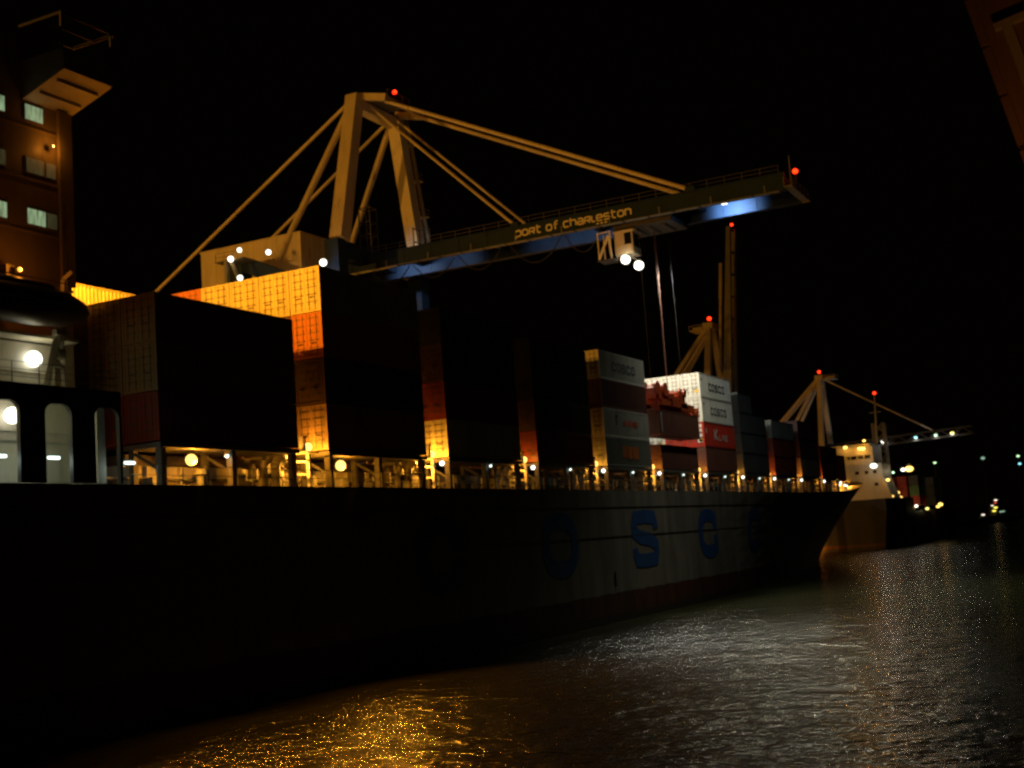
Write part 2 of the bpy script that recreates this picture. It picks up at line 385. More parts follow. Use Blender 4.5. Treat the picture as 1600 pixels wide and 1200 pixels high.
# boat deck and arched hull bulwark below it
MB().box(24, 47.4, 46.25, 48.97, 16.86, 17.02).build('boat_deck', M['house'], ship)
mb = MB(); zt, zb = 17.05, 12.42; x = 20.5
edges = []
while x < 47.3:
    edges.append(x); x += 3.127
edges = [45.56-3.127*k for k in range(8)][::-1]
def wall(xa, xb, za, zb_):
    if xb > xa: mb.box(xa, xb, 46.0, 46.22, za, zb_)
prev = 20.0
for a in edges:
    b = a+1.62; wall(prev, a, zb, zt); r = .5; ztop = 16.2
    wall(a, b, ztop, zt)
    for s_ in (0, 1):
        for q in range(5):
            t0 = math.pi/2*q/5; t1 = math.pi/2*(q+1)/5
            xc = a+r if s_ == 0 else b-r; sg = -1 if s_ == 0 else 1
            p0 = (xc+sg*r*math.sin(t0), ztop-r+r*math.cos(t0)); p1 = (xc+sg*r*math.sin(t1), ztop-r+r*math.cos(t1))
            for yy in (46.0, 46.22): mb.add([(p0[0], yy, p0[1]), (p1[0], yy, p1[1]), (p1[0], yy, ztop), (p0[0], yy, ztop)], [(0,1,2,3)])
            mb.add([(p0[0], 46, p0[1]), (p1[0], 46, p1[1]), (p1[0], 46.22, p1[1]), (p0[0], 46.22, p0[1])], [(0,1,2,3)])
    prev = b
wall(prev, prev+.16, zb, zt)
mb.build('arched_bulwark', M['dark'], ship)
mb = MB().box(24, 47.15, 48.8, 48.98, 12.42, 16.84); mb.box(24, 47.1, 48.7, 48.79, 14.7, 14.8); mb.box(24, 47.1, 48.72, 48.79, 15.15, 15.2)
for x in (41.3, 44.9): mb.box(x, x+.9, 48.74, 48.79, 12.5, 14.5)
mb.box(46.55, 47.1, 46.9, 48.79, 12.5, 16.8)
mb.build('passage_wall', M['house'], ship)
mb = MB().box(30, 45.6, 48.7, 48.98, 17.04, 19.6).box(30, 46.2, 47.6, 48.98, 19.7, 19.85)
mb.box(30, 45.6, 48.62, 48.69, 18.1, 18.16)
mb.build('deck_house', M['house'], ship)
def railing(name, pts, h=1.05, rails=3, step=1.6, r=.022, parent=ship, m='rail'):
    mb = MB()
    for a, b in zip(pts[:-1], pts[1:]):
        a = V(a); b = V(b); L = (b-a).length; k = max(1, int(L/step))
        for i in range(k+1): p = a.lerp(b, i/k); mb.cyl(p, p+V((0,0,h)), r, r, 5)
        for j in range(rails): z = V((0,0,h*(j+1)/rails)); mb.cyl(a+z, b+z, r*.8, r*.8, 5)
    return mb.build(name, M[m], parent)
railing('railing', [(28, 46.3, 17.05), (47.2, 46.3, 17.05)])
# davits
def davit(x):
    mb = MB()
    mb.beam((x-.55, 47.7, 17.05), (x-.15, 47.2, 19.9), .22, .3); mb.beam((x+.65, 47.7, 17.05), (x+.1, 47.2, 19.9), .22, .3)
    mb.beam((x-.35, 47.5, 18.4), (x+.4, 47.5, 18.4), .16, .2); mb.beam((x-.45, 47.1, 19.95), (x+.35, 47.1, 19.95), .3, .3)
    mb.beam((x, 47.1, 19.95), (x, 46.8, 22.6), .2, .28); mb.beam((x, 46.8, 22.6), (x, 46.2, 22.9), .2, .22)
    mb.cyl((x-.2, 47.3, 18.9), (x+.25, 47.3, 18.9), .25, .25, 10)
    return mb.build('davit', M['house'], ship)
davit(44.6); davit(39.6)
# lifeboat resting in the davits
lb = thing('lifeboat', (41.6, 46.5, 20.0), 'dark enclosed lifeboat hanging in white davits beside the superstructure', 'lifeboat')
mb = MB(); prof = [(37.2, .05), (37.5, .55), (38.2, .95), (39.5, 1.15), (42.5, 1.2), (44.2, 1.05), (45.2, .7), (45.7, .3), (45.85, .04)]
mb.lathe_x(prof, 46.6, 21.0, 16, .82); mb.build('hull', M['boat'], lb, smooth=True)
mb = MB().lathe_x([(38.5, .1), (38.9, .62), (40.5, .72), (43.2, .66), (43.9, .1)], 46.6, 21.75, 12, .62); mb.build('canopy', M['boat'], lb, smooth=True)
mb = MB()
mb.tube([(38.2, 45.62, 20.95), (39.5, 45.42, 20.95), (42.5, 45.37, 20.95), (44.2, 45.52, 20.95), (45.2, 45.88, 20.95)], .035, 6); mb.build('grab_rail', M['rail'], lb); mb = MB(); mb.cyl((39.6, 46.6, 22.35), (44.6, 46.6, 22.35), .03, .03, 6)
mb.cyl((44.6, 46.6, 21.7), (44.6, 46.6, 22.7), .05, .05, 6); mb.cyl((39.6, 46.6, 21.7), (39.6, 46.6, 22.7), .05, .05, 6)
mb.build('fall_wire', M['rail'], lb)

# ship lamps: housing + lens + real light
def deck_lamp(p, power, c, lens, r=.16, parent=ship, spot=None, ang=140, vis=1., d=(0,-1,0)):
    p = V(p); d = V(d)
    h = MB().cyl(p-d*r*1.4, p-d*.02, r*.6, r*1.1, 10).build('lamp', M['steel'], parent)
    MB().ball(p, r*vis, 10, 6).build('lens', M[lens], h, smooth=True)
    light(h, p+V(d)*r*1.3, power, c, r*.9, spot, ang)
    return h
deck_lamp((43.95, 48.35, 18.75), 130, (1, .88, .42), 'l_white', .22, d=(0,-1,0), vis=1.9)
deck_lamp((42.55, 48.3, 15.85), 360, (.98, 1, .55), 'l_white', .22, vis=1.9)
deck_lamp((39.0, 48.3, 15.85), 60, (1, .88, .42), 'l_white', .2)
for x in (42.9, 46.6): pass
for x, y, z in ((43.45, 46.6, 13.6), (40.3, 46.6, 13.6), (48.25, 46.4, 13.45)):
    h = MB().box(x-.36, x+.36, y-.05, y+.1, z+.14, z+.2).build('lamp', M['steel'], ship)
    MB().box(x-.33, x+.33, y-.05, y+.09, z, z+.135).build('lens', M['l_cool'], h)
    light(h, (x, y-.1, z-.15), 26, COOL, .2)
MB().box(42.1, 42.62, 48.0, 48.9, 21.7, 23.2).build('locker', M['house'], sup)
deck_lamp((42.5, 47.55, 22.9), 60, (1, .28, .02), 'l_orange', .12)
deck_lamp((45.75, 48.55, 30.15), 26, (1, .33, .03), 'l_dim', .07, d=(0,-1,0))
# big amber floodlights on the front of the superstructure
fl = MB().box(47.2, 47.45, 50.9, 51.9, 29.6, 30.3).build('floodlight', M['steel'], ship)
MB().box(47.46, 47.5, 51, 51.8, 29.66, 30.24).build('lens', M['l_amber'], fl)
light(fl, (47.9, 51.4, 29.6), 29000, (1, .345, .012), .3, (1, .05, -.12), 126, .3)

# main deck: hatch coamings, covers, pillars, lashing bridges, lamps and vents per bay
NB = 12
mb = MB(); mc = MB(); mp = MB()
for i in range(NB):
    x = bx(i); yy = max(0, hullY(x+12, 12)-46.0)
    mb.box(x+.3, x+12.0, 49.6+yy, 75.4-yy, 12.39, 13.75)
    for k in range(9): mb.box(x+.6+k*1.35, x+.72+k*1.35, 49.35+yy, 49.59+yy, 12.39, 13.7)
    mc.box(x+.1, x+12.1, 49.2+yy, 75.8-yy, 13.77, 14.3)
    mp.box(x, x+12.2, 46.5+yy, 49.1+yy, 14.45, 14.72)
    for px in (.35, 6.1, 11.8):
        mp.box(x+px-.2, x+px+.2, 46.62+yy, 47.0+yy, 12.39, 14.44)
        mp.box(x+px-.16, x+px+.16, 48.6+yy, 48.95+yy, 12.39, 14.44)
        mp.beam((x+px, 46.8+yy, 13.2), (x+px, 48.7+yy, 14.3), .14, .14)
mb.build('hatch_coaming', M['house'], ship); mc.build('hatch_cover', M['deck'], ship); mp.build('stack_pillar', M['pillar'], ship)
railing('railing', [(48, 46.15, 12.4), (120, 46.15, 12.4), (212, 46.2, 12.7)], 1.0, 2, 1.9, .03)
mb = MB()
for k in range(46):
    x = 52+k*3.6; yy = max(0, hullY(x, 12)-46); q = random.random()
    if q < .35: mb.box(x, x+.7, 48.4+yy, 49.1+yy, 12.4, 12.4+random.uniform(.5, 1.3))
    elif q < .7:
        mb.cyl((x, 48.2+yy, 12.4), (x, 48.2+yy, 13.2), .2, .2, 8); mb.cyl((x, 48.2+yy, 13.2), (x, 48.2+yy, 13.5), .42, .3, 10)
    else: mb.cyl((x, 47.6+yy, 12.75), (x+2.6, 47.6+yy, 12.75), .12, .12, 8)
mb.tube([(48, 49.2, 13.0), (210, 49.2, 13.0)], .09, 8)
mb.build('deck_fitting', M['steel'], ship)
for i in range(NB):
    x = bx(i); yy = max(0, hullY(x, 12)-46.0)
    # lashing bridge in the gap aft of each bay
    mb = MB(); g = x-1.57
    if i > 0:
        for y in (49.3, 52.5): mb.box(g-.55, g-.38, y+yy, y+.18+yy, 12.39, 16.1); mb.box(g+.3, g+.47, y+yy, y+.18+yy, 12.39, 16.1)
        mb.box(g-.62, g+.62, 46.6+yy, 56+yy, 14.56, 14.66); mb.box(g-.1, g+.1, 46.9+yy, 47.1+yy, 12.39, 14.55)
        mb.cyl((g-.3, 47.2+yy, 14.66), (g-.3, 47.2+yy, 15.5), .22, .22, 10); mb.box(g-.5, g-.1, 47+yy, 47.4+yy, 15.5, 15.62)
        for zz in (13.2, 14.0): mb.beam((g-.45, 46.8+yy, zz), (g-.45, 52+yy, zz+.5), .09, .09)
        mb.tube([(g-.45, 47.9+yy, 14.5), (g-2.4, 47.9+yy, 14.35), (g-3.3, 47.9+yy, 13.9), (g-3.7, 47.9+yy, 12.5)], .2, 8)
        mb.build('lashing_bridge', M['hull_white'], ship)
        # ventilator with curved cowl
        mv = MB(); vx = g-2.6; vy = 47.6+yy
        mv.cyl((vx, vy, 12.4), (vx, vy, 13.6), .28, .28, 12)
        pr = (vx, vy, 13.6)
        for q in range(1, 6):
            t = math.pi/2*q/5; p2 = (vx+.55*(1-math.cos(t)), vy, 13.6+.55*math.sin(t)); mv.cyl(pr, p2, .28+.03*(q-1), .28+.03*q, 12); pr = p2
        mv.build('ventilator', M['hull_white'], ship)
        pw = 1500 if i in (1, 2) else 1000
        if i >= 3: pw = 460
        if i >= 7: pw = 380
        deck_lamp((x-1.15, 47.3+yy, 15.0), pw, (1, .36, .02), 'l_amber', .2, d=(.7,-.2,.3), vis=1.4)
        light(ship, (x-2.6, 47.2+yy, 13.9), pw*.3, AMB, .1)
    if i >= 2: deck_lamp((x-.9, 46.62+yy, 14.28), 2.2, (1, 1, .8), 'l_white', .15, d=(0,-.5,-1), vis=1.25)
    if 1 < i < 9: deck_lamp((x+6.75, 46.62+yy, 14.27), 4, COOL, 'l_cool', .12, d=(0,-.5,-1))
deck_lamp((53.9, 47.3, 13.9), 1500, (1, .36, .02), 'l_amber', .22, d=(0,-.8,-.6), vis=1.5)
deck_lamp((68.3, 47.3, 13.9), 1500, (1, .36, .02), 'l_amber', .22, d=(0,-.8,-.6), vis=1.6)
for lx, lp in ((53.9, 4800), (68.3, 8500)): light(ship, (lx, 45.95, 13.6), lp, (1, .34, .022), .25, (-.25, -.85, -.5), 120, .5)
deck_lamp((56.2, 46.7, 14.15), 5, COOL, 'l_cool', .13, d=(0,-.3,-1))
for x in (215, 221, 226): deck_lamp((x, hullY(x, 12)+.4, 13.9), 3, (1, 1, .8), 'l_white', .2, d=(0,-.3,-1))
# forecastle: winches and amber work lamps, foremast
mb = MB()
for x, y in ((241, 55), (247, 57.5), (262, 60)):
    mb.cyl((x, y-1.2, 15.6), (x, y+1.2, 15.6), .7, .7, 14); mb.box(x-.9, x+.9, y-1.4, y+1.4, 13.9, 15.0)
mb.cyl((238, 52.5, 13.6), (238, 52.5, 17.5), .45, .45, 10); mb.cyl((240.5, 52.8, 13.6), (240.5, 52.8, 17.2), .4, .4, 10)
mb.box(243, 246, 52.6, 55, 13.9, 16.0)
mb.build('mooring_winch', M['hull_white'], ship)
deck_lamp((237.0, 51.6, 15.3), 1800, (1, .36, .03), 'l_orange', .3, d=(1,.3,-.4)); deck_lamp((243.5, 51.6, 15.2), 1800, (1, .38, .04), 'l_orange', .35, d=(1,.3,-.4))
mb = MB().cyl((274, CY, 16), (274, CY, 25), .3, .15, 10); mb.beam((274, CY-1.5, 22.5), (274, CY+1.5, 22.5), .12); mb.build('foremast', M['steel'], ship)

# ------------------------------------------------------------------ containers
CACHE = {}
def cont_meshes(L, H, W=2.42):
    key = (round(L, 2), round(H, 2))
    if key in CACHE: return CACHE[key]
    b = MB(); h = H-.03
    for x in (-L/2, L/2-.16):
        for y in (-W/2, W/2-.14): b.box(x, x+.16, y, y+.14, 0, h)
    for y in (-W/2, W/2-.1): b.box(-L/2+.16, L/2-.16, y, y+.1, .02, .17); b.box(-L/2+.16, L/2-.16, y, y+.08, h-.1, h-.005)
    for x in (-L/2, L/2-.12): b.box(x, x+.12, -W/2+.14, W/2-.14, .02, .16); b.box(x, x+.12, -W/2+.14, W/2-.14, h-.12, h-.005)
    k = int(L/.32); st = (L-.32)/k
    for sy in (-1, 1):      # trapezoid corrugated side sheets
        vs = []; fs = []
        for i in range(k):
            x = -L/2+.16+i*st
            for dx, dy in ((0, 0), (.3*st, 0), (.5*st, .045), (.8*st, .045)):
                y = sy*(W/2-.012-dy); vs += [(x+dx, y, .17), (x+dx, y, h-.1)]
        vs += [(L/2-.16, sy*(W/2-.012), .17), (L/2-.16, sy*(W/2-.012), h-.1)]
        for i in range(len(vs)//2-1):
            f = (2*i, 2*i+2, 2*i+3, 2*i+1); fs.append(f if sy < 0 else f[::-1])
        b.add(vs, fs)
    vs = []; fs = []         # corrugated forward end
    for i in range(8):
        y = -W/2+.14+i*(W-.28)/8; t = (W-.28)/8
        for dy, dx in ((0, 0), (.3*t, 0), (.5*t, .045), (.8*t, .045)): vs += [(L/2-.012-dx, y+dy, .16), (L/2-.012-dx, y+dy, h-.12)]
    vs += [(L/2-.012, W/2-.14, .16), (L/2-.012, W/2-.14, h-.12)]
    for i in range(len(vs)//2-1): fs.append((2*i, 2*i+2, 2*i+3, 2*i+1))
    b.add(vs, fs)
    b.box(-L/2+.12, L/2-.12, -W/2+.08, W/2-.08, h-.06, h-.03); b.box(-L/2+.12, L/2-.12, -W/2+.1, W/2-.1, .05, .12)
    b.box(-L/2+.085, -L/2+.1, -W/2+.14, W/2-.14, .16, h-.12)
    body = b.build('body', M['brown'], mesh_only=True)
    doors = []
    for s_ in (-1, 1):
        d = MB(); ya, yb = (-W/2+.15, -.01) if s_ < 0 else (.01, W/2-.15); xe = -L/2
        d.box(xe+.03, xe+.075, ya, yb, .17, h-.13)
        nr = 5
        for q in range(nr):      # pressed horizontal ribs
            z = .3+q*(h-.55)/nr; d.box(xe+.008, xe+.028, ya+.06, yb-.06, z, z+(h-.55)/nr*.62)
            d.k = 1; d.box(xe+.016, xe+.029, ya+.1, yb-.1, z+(h-.55)/nr*.72, z+(h-.55)/nr*.83); d.k = 0  # dark strips paint in the shadow lines between the ribs
        d.k = 1
        for t in (.27, .73):
            y = ya+(yb-ya)*t; d.cyl((xe-.02, y, .14), (xe-.02, y, h-.1), .018, .018, 6)
            for z in (.5, 1.15, 1.8): d.box(xe-.03, xe+.007, y-.06, y+.06, z, z+.07)
            d.box(xe-.05, xe-.015, y-.02, y+.36*(1 if t < .5 else -1), .95, 1.02) if t < .5 else d.box(xe-.05, xe-.015, y-.36, y+.02, .95, 1.02)
        doors.append(d.build('door', [M['brown'], M['bar_shade']], mesh_only=True))
    CACHE[key] = (body, doors); return CACHE[key]
ORD = ['', 'waterside', 'second', 'third', 'fourth', 'fifth', 'sixth', 'seventh']
TIER = ['bottom', 'second tier', 'third tier', 'top tier']
def setmat(o, m):
    o.material_slots[0].link = 'OBJECT'; o.material_slots[0].material = m
def container(xc, yc, z, L, H, colr, label, doors=True, group='containers stacked on the grey ship'):
    body, dd = cont_meshes(L, H)
    t = thing('shipping_container', (xc, yc, z), label, 'container', group)
    o = bpy.data.objects.new('body', body); col.objects.link(o); o.parent = t; setmat(o, M[colr]); ORG[o] = V((xc, yc, z))
    if doors:
        for d in dd: q = bpy.data.objects.new('door', d); col.objects.link(q); q.parent = t; setmat(q, M[colr])
    return t
def side_text(t, text, m, h, w, gap, stroke, du, dv, L, name='side_lettering'):
    o = ORG[t]; mb = MB(); x0 = o.x-L/2+du; y = o.y-1.225; z0 = o.z+dv
    write(mb, text, lambda u, v: (x0+u, y, z0+v), w, h, gap, stroke); return mb.build(name, M[m], t)
def smudge(t, m, du, dv, h, ws):
    o = ORG[t]; mb = MB(); x = o.x-L40/2+du
    for k, w in enumerate(ws): mb.box(x, x+w, o.y-1.224, o.y-1.214, o.z+dv+(.1*h if k % 3 == 1 else 0), o.z+dv+h); x += w+.16
    return mb.build('side_marking', M[m], t)
BAYN = ['stack next to the superstructure', 'tall amber-ended stack', 'third stack from the superstructure', 'fourth stack from the superstructure', 'stack just aft of the open bay',
        'open bay under the spreader', 'white-topped stack forward of the open bay', 'stepped stack forward of the white containers', 'third last stack before the bow', 'second last tall stack before the bow', 'last black stack before the bow', 'low stack at the forecastle']
CN = dict(umber='dark brown', olive='olive brown', brown='brown', darkred='dark red', red='red', white='white', cream='cream', tan='tan', grey='grey', palegrey='pale grey', darkgrey='dark grey', blue='dark blue', green='green', orange='orange')
def put(i, row, tier, H, colr, doors=True, L=L40, dx=0, half='', extra=''):
    yy = max(0, hullY(bx(i)+12, 12)-46.0)
    xc = bx(i)+dx+L/2; yc = Y0+yy+1.22+(row-1)*2.49; z = ZB+tier*H
    lab = '%s container%s, %s%s, %s row, %s' % (CN[colr], extra, half, TIER[tier], ORD[row], BAYN[i])
    return container(xc, yc, z, L, H, colr, lab, doors)
HT = {0: 2.703, 1: 3.03, 2: 2.86, 3: 2.71, 4: 2.855, 5: 2.70, 6: 2.97, 7: 2.655, 8: 2.617, 9: 2.877, 10: 2.7, 11: 2.35}
pal = ['brown', 'darkred', 'tan', 'grey', 'blue', 'orange', 'cream', 'darkgrey']
A1 = ['darkred', 'olive', 'olive']
for row in range(1, 7):
    for t in range(4 if row > 4 else 3):
        c = A1[t] if row < 3 else random.choice(['olive', 'umber', 'brown']); c = 'cream' if t == 3 else c
        put(0, row, t, HT[0], c, doors=row < 5 or t == 3)
B1 = ['tan', 'umber', 'orange', 'cream']
Btop = ['cream', 'cream', 'cream', 'cream', 'orange', 'orange', 'cream']
for row in range(1, 8):
    for t in range(4):
        c = Btop[row-1] if t == 3 else (B1[t] if row == 1 else random.choice(['orange', 'brown', 'darkred']))
        put(1, row, t, HT[1], c, doors=(t >= 2 or row == 1))
for i, cs in ((2, ['cream', 'darkred', 'umber', 'darkgrey']), (3, ['darkred', 'umber', 'darkgrey', 'darkgrey'])):
    for row in (1, 2, 3):
        for t in range(4): put(i, row, t, HT[i], cs[t] if row == 1 else random.choice(pal), doors=row == 1 or t == 3)
E1 = ['grey', 'palegrey', 'brown', 'palegrey']; E1d = ['tan', 'tan', 'brown', 'orange']
for row in (1, 2, 3):
    for t in range(4):
        c = put(4, row, t, HT[4], E1[t] if row == 1 else random.choice(['orange', 'tan', 'brown']), extra='')
        if row == 1 and t == 3: side_text(c, 'COSCO', 'letter_navy', .78, .8, .5, .17, 3.4, 1.05, L40)
        if row == 1 and t == 1:
            side_text(c, 'T', 'letter_navy', .85, .7, .2, .18, 3.0, 1.3, L40)
            smudge(c, 'letter_red', 5.2, 1.25, .55, (.5, .2, .45, .5, .22, .5, .4))
        if row == 1 and t == 0: smudge(c, 'letter_orange', 4.4, .8, 1.25, (.3, .5, .28, .85, .3, .5, .6))
for row in range(1, 6): put(5, row, 0, HT[5], 'brown' if row < 3 else random.choice(['brown', 'darkred']))
F = {1: ['brown', 'red', 'white', 'white'], 2: ['darkred', 'red', 'white', 'white'], 3: ['tan', 'white', 'white', 'white'], 4: ['tan', 'tan', 'white', 'white'], 5: ['tan', 'tan', 'white', 'white']}
for row in range(1, 6):
    for t in range(4):
        c = put(6, row, t, HT[6], F[row][t])
        if row == 1 and t >= 2:
            side_text(c, 'COSCO', 'letter_navy', .78, .8, .5, .17, 3.4, 1.05, L40)
            o = ORG[c]; MB().box(o.x-L40/2+.75, o.x-L40/2+1.0, o.y-1.222, o.y-1.212, o.z+2.05, o.z+2.35).build('side_marking', M['letter_navy'], c)
        if row == 1 and t == 1:
            side_text(c, 'K', 'letter_white', 1.25, 1.15, .2, .27, 4.0, .95, L40)
            side_text(c, 'LINE', 'letter_white', .62, .68, .3, .16, 5.75, .95, L40)
            side_text(c, 'I', 'letter_white', .6, .5, .2, .3, .7, 1.6, L40, 'side_marking')
        if t == 3 and row in (1, 2) or (t == 1 and row in (1, 3)):
            o = ORG[c]; MB().box(o.x-L40/2-.012, o.x-L40/2-.004, o.y-1.0, o.y-.55, o.z+.55, o.z+.95).build('door_sticker', M['sticker'], c)
        if row == 1 and t == 1:
            o = ORG[c]; mb = MB()
            for z in (.5, 1.15, 1.75, 2.3): mb.box(o.x-L40/2-.012, o.x-L40/2-.004, o.y-.95, o.y-.4, o.z+z, o.z+z+.38)
            mb.build('door_marking', M['letter_white'], c)
L20 = 6.04
for row in (1, 2):
    for t in (0, 1):
        put(7, row, t, HT[7], 'darkgrey', L=L20, half='aft half, '); put(7, row, t, HT[7], 'darkgrey', L=L20, dx=L40-L20, half='forward half, ')
    put(7, row, 2, HT[7], 'darkgrey'); put(7, row, 3, HT[7], 'darkgrey', L=L20, half='aft half, ')
for row in (1, 2):
    for t in range(3): put(8, row, t, HT[8], ['darkred', 'darkred', 'grey'][t] if row == 1 else random.choice(pal))
    for t in range(3): put(9, row, t, HT[9], ['tan', 'brown', 'brown'][t] if row == 1 else random.choice(pal))
    for t in range(2): put(10, row, t, HT[10], ['darkred', 'brown'][t])
    for t in range(2): put(11, row, t, HT[11], 'brown')

ORD += ['', '', '', '', '', 'port']
for i in range(11):  # unseen port row, added to block quay light behind the stacks
    if i == 5: continue
    yy = 2*max(0, hullY(bx(i)+12, 12)-46.0)
    for t in range({0: 4, 8: 3, 9: 3, 10: 2}.get(i, 4)):
        xc = bx(i)+L40/2; container(xc, 77.6-yy/2-.06*i, ZB+t*HT[i], L40, HT[i], 'brown', 'unseen brown container, %s, far port row, %s' % (TIER[t], BAYN[i]), False)

# ------------------------------------------------------------------ big crane
CX = 133.45
crane = thing('gantry_crane', (CX, 84, 3), 'big blue and cream ship-to-shore crane with lowered boom and white lettering over the ship', 'crane')
def leg(x, y, zt, w=2.0, m='crane_blue', parent=crane):
    return MB().box(x-w/2, x+w/2, y-w/2, y+w/2, 4.4, zt).build('leg', M[m], parent)
for x in (124, 143):
    for y in (84.8, 99.5): leg(x, y, 46.2)
    mb = MB()
    for y in (84.8, 99.5):
        mb.box(x-3.4, x+3.4, y-.5, y+.5, 3.7, 4.5)
        for k in range(4): mb.cyl((x-2.7+k*1.8, y-.28, 3.42), (x-2.7+k*1.8, y+.28, 3.42), .4, .4, 12)
    mb.build('bogie', M['dark'], crane)
mb = MB()
for y in (84.8, 99.5):
    mb.box(125, 142, y-.8, y+.8, 42.0 if y > 90 else 44.0, 43.1 if y > 90 else 46.15); mb.box(125, 142, y-.7, y+.7, 14, 15.8)
for x in (124, 143):
    mb.box(x-.8, x+.8, 85.8, 98.5, 36.2, 38.0); mb.box(x-.7, x+.7, 85.8, 98.5, 14, 15.8); mb.beam((x, 85.9, 39.5), (x, 98.6, 45.4), 1.7, 1.9); mb.beam((x, 86, 16), (x, 98.4, 36), 1.1, 1.1)
mb.build('portal_beam', M['crane_blue'], crane)
# pylon: two near columns leaning inwards
mb = MB().beam((124.2, 84.3, 46.2), (128.9, 84.0, 65.6), 2.0, 1.75, (0,1,0), 1.7, 1.7); mb.build('pylon_column', M['crane_white'], crane)
mb = MB().beam((142.8, 84.3, 46.2), (138.3, 84.0, 65.6), 2.0, 1.75, (0,1,0), 1.7, 1.7); mb.build('pylon_column', M['crane_white'], crane)
MB().beam((129.0, 84, 64.6), (138.2, 84, 64.6), 1.4, 1.3).build('pylon_crossbeam', M['crane_white'], crane)
mb = MB()
for x in (129.2, 138): mb.beam((x, 83.6, 65.6), (x, 79.5, 64.6), .6, .9); mb.beam((x, 79.6, 64.6), (x+(1.5 if x < 130 else -1.5), 79.6, 64.6), .5, .5)
mb.beam((129.2, 79.6, 64.6), (138, 79.6, 64.6), .45, .5)
mb.build('sheave_bracket', M['crane_white'], crane)
mb = MB().box(131.2, 136.6, 80.4, 83.6, 65.6, 65.7)
for x in (131.2, 133, 134.8, 136.5):
    for y in (80.5, 83.5): mb.cyl((x, y, 65.7), (x, y, 66.6), .035, .035, 5)
for y in (80.5, 83.5): mb.cyl((131.2, y, 66.6), (136.6, y, 66.6), .03, .03, 5)
mb.beam((132, 82.2, 66), (135, 82.2, 66), .9, .7)
mb.build('top_platform', M['steel'], crane)
for a, b in (((126.6, 95.6, 45.9), (129.0, 84.6, 64.9)), ((140.6, 95.6, 46), (138.3, 84.6, 64.9))):
    MB().cyl(a, b, .42, .42, 12).build('back_leg', M['crane_white'], crane)
for a, b in (((128.2, 118.4, 45.0), (129.0, 84.8, 65.2)), ((138.8, 118.4, 45.0), (138.2, 84.8, 65.2))):
    MB().cyl(a, b, .24, .24, 10).build('backstay', M['crane_white'], crane)
NX, FX = 130.0, 137.0
for x in (NX, FX):
    MB().cyl((x+.3*(1 if x == NX else -1), 80.3, 64.6), (x, 41.4, 45.3), .25, .25, 10).build('forestay', M['crane_white'], crane)
    MB().cyl((x+.3*(1 if x == NX else -1), 82.5, 64.2), (x, 63.3, 45.3), .18, .18, 10).build('forestay', M['crane_white'], crane)
    MB().box(x-.25, x+.25, 40.9, 42, 45.0, 45.7).box(x-.25, x+.25, 62.8, 63.8, 45.0, 45.6).build('stay_lug', M['crane_blue'], crane)
# boom girders
YT, YR = 31.0, 92.0
for x, inn in ((NX, 1), (FX, -1)):
    g = MB(); g.box(x-.02 if x == NX else x-.5, x+.5 if x == NX else x+.02, YT, YR, 43.35, 45.1)
    xo = x-.22 if x == NX else x-.6; g.box(xo, xo+.85, YT, YR, 43.22, 43.345); g.box(xo, xo+.85, YT, YR, 45.105, 45.2)
    for k in range(24):
        y = YT+1+k*3.9
        if x == NX: g.box(x-.08, x-.022, y, y+.07, 43.36, 45.09) if k % 24 > 8 else None
        else: g.box(x-.56, x-.502, y, y+.07, 43.36, 45.09)
    gg = g.build('boom_girder', M['crane_blue'], crane)
    if x == NX: near_g = gg
mb = MB()
for y in (31.4, 42.0, 55, 68, 80, 91): MB().box(NX+.55, FX-.65, y-.25, y+.25, 44.2, 45.0).build('boom_crosstie', M['crane_blue'], crane)
for x in (132.2, 135.6): MB().box(x-.4, x+.4, 93, 119, 41.6, 43.0).build('rear_girder', M['dark'], crane)
MB().box(127.4, 139.6, 117.8, 119.0, 43.05, 45.0).build('rear_crossbeam', M['dark'], crane)
mb = MB().box(129.4, 137.1, 30.1, 30.95, 43.4, 43.5)
for y in (30.15, 30.9):
    for z in (44.0, 44.5): mb.cyl((129.4, y, z), (137.0, y, z), .03, .035, 5)
    for x in (129.4, 131.4, 133.4, 135.4, 137.0): mb.cyl((x, y, 43.5), (x, y, 44.5), .04, .04, 5)
mb.box(136.7, 137.0, 30.0, 30.9, 43.25, 43.39); mb.cyl((130.2, 30.3, 43.5), (130.2, 30.3, 46.9), .06, .05, 6)
mb.build('tip_platform', M['steel'], crane)
# walkway with rail along both girders
mb = MB()
for k in range(31):
    y = YT+.5+k*3.0; mb.box(129.15, 129.95, y, y+2.75, 43.02, 43.08)
for k in range(16): mb.beam((129.2, YT+2+k*6, 43.0), (129.2, YT+2+k*6, 43.9), .05, .08)
mb.build('walkway', M['rail'], crane)
mb = MB()
for x in (NX+.3, FX-.3):
    for k in range(31): mb.cyl((x, YT+.6+k*2, 45.2), (x, YT+.6+k*2, 46.15), .025, .025, 4)
    for z in (45.7, 46.15): mb.cyl((x, YT+.6, z), (x, YT+60, z), .018, .022, 4)
mb.build('boom_railing', M['rail'], crane)
mb = MB(); write(mb, 'port of charleston', lambda u, v: (129.955, 63.25-u, 43.86+v), .67, .66, .22, .155)
mb.build('boom_lettering', M['letter_white'], near_g)
mb = MB()
for k in range(3): mb.box(129.95, 129.96, 52.6-k*.5, 52.9-k*.5, 43.45, 43.62)
mb.build('number_plate', M['letter_white'], near_g)
# festoon cable loops under the near girder
for k, (ya, yb, sag) in enumerate(((64.4, 57.6, 2.6), (57.2, 52.6, 2.4), (71.5, 65.6, 2.2), (78, 72, 2.1), (84, 78.4, 1.9))):
    pts = []
    for i in range(15):
        t = i/14; pts.append((130.5, ya+(yb-ya)*t, 43.1-sag*4*t*(1-t)))
    MB().tube(pts, .07, 6).build('festoon_cable', M['rope'], crane)
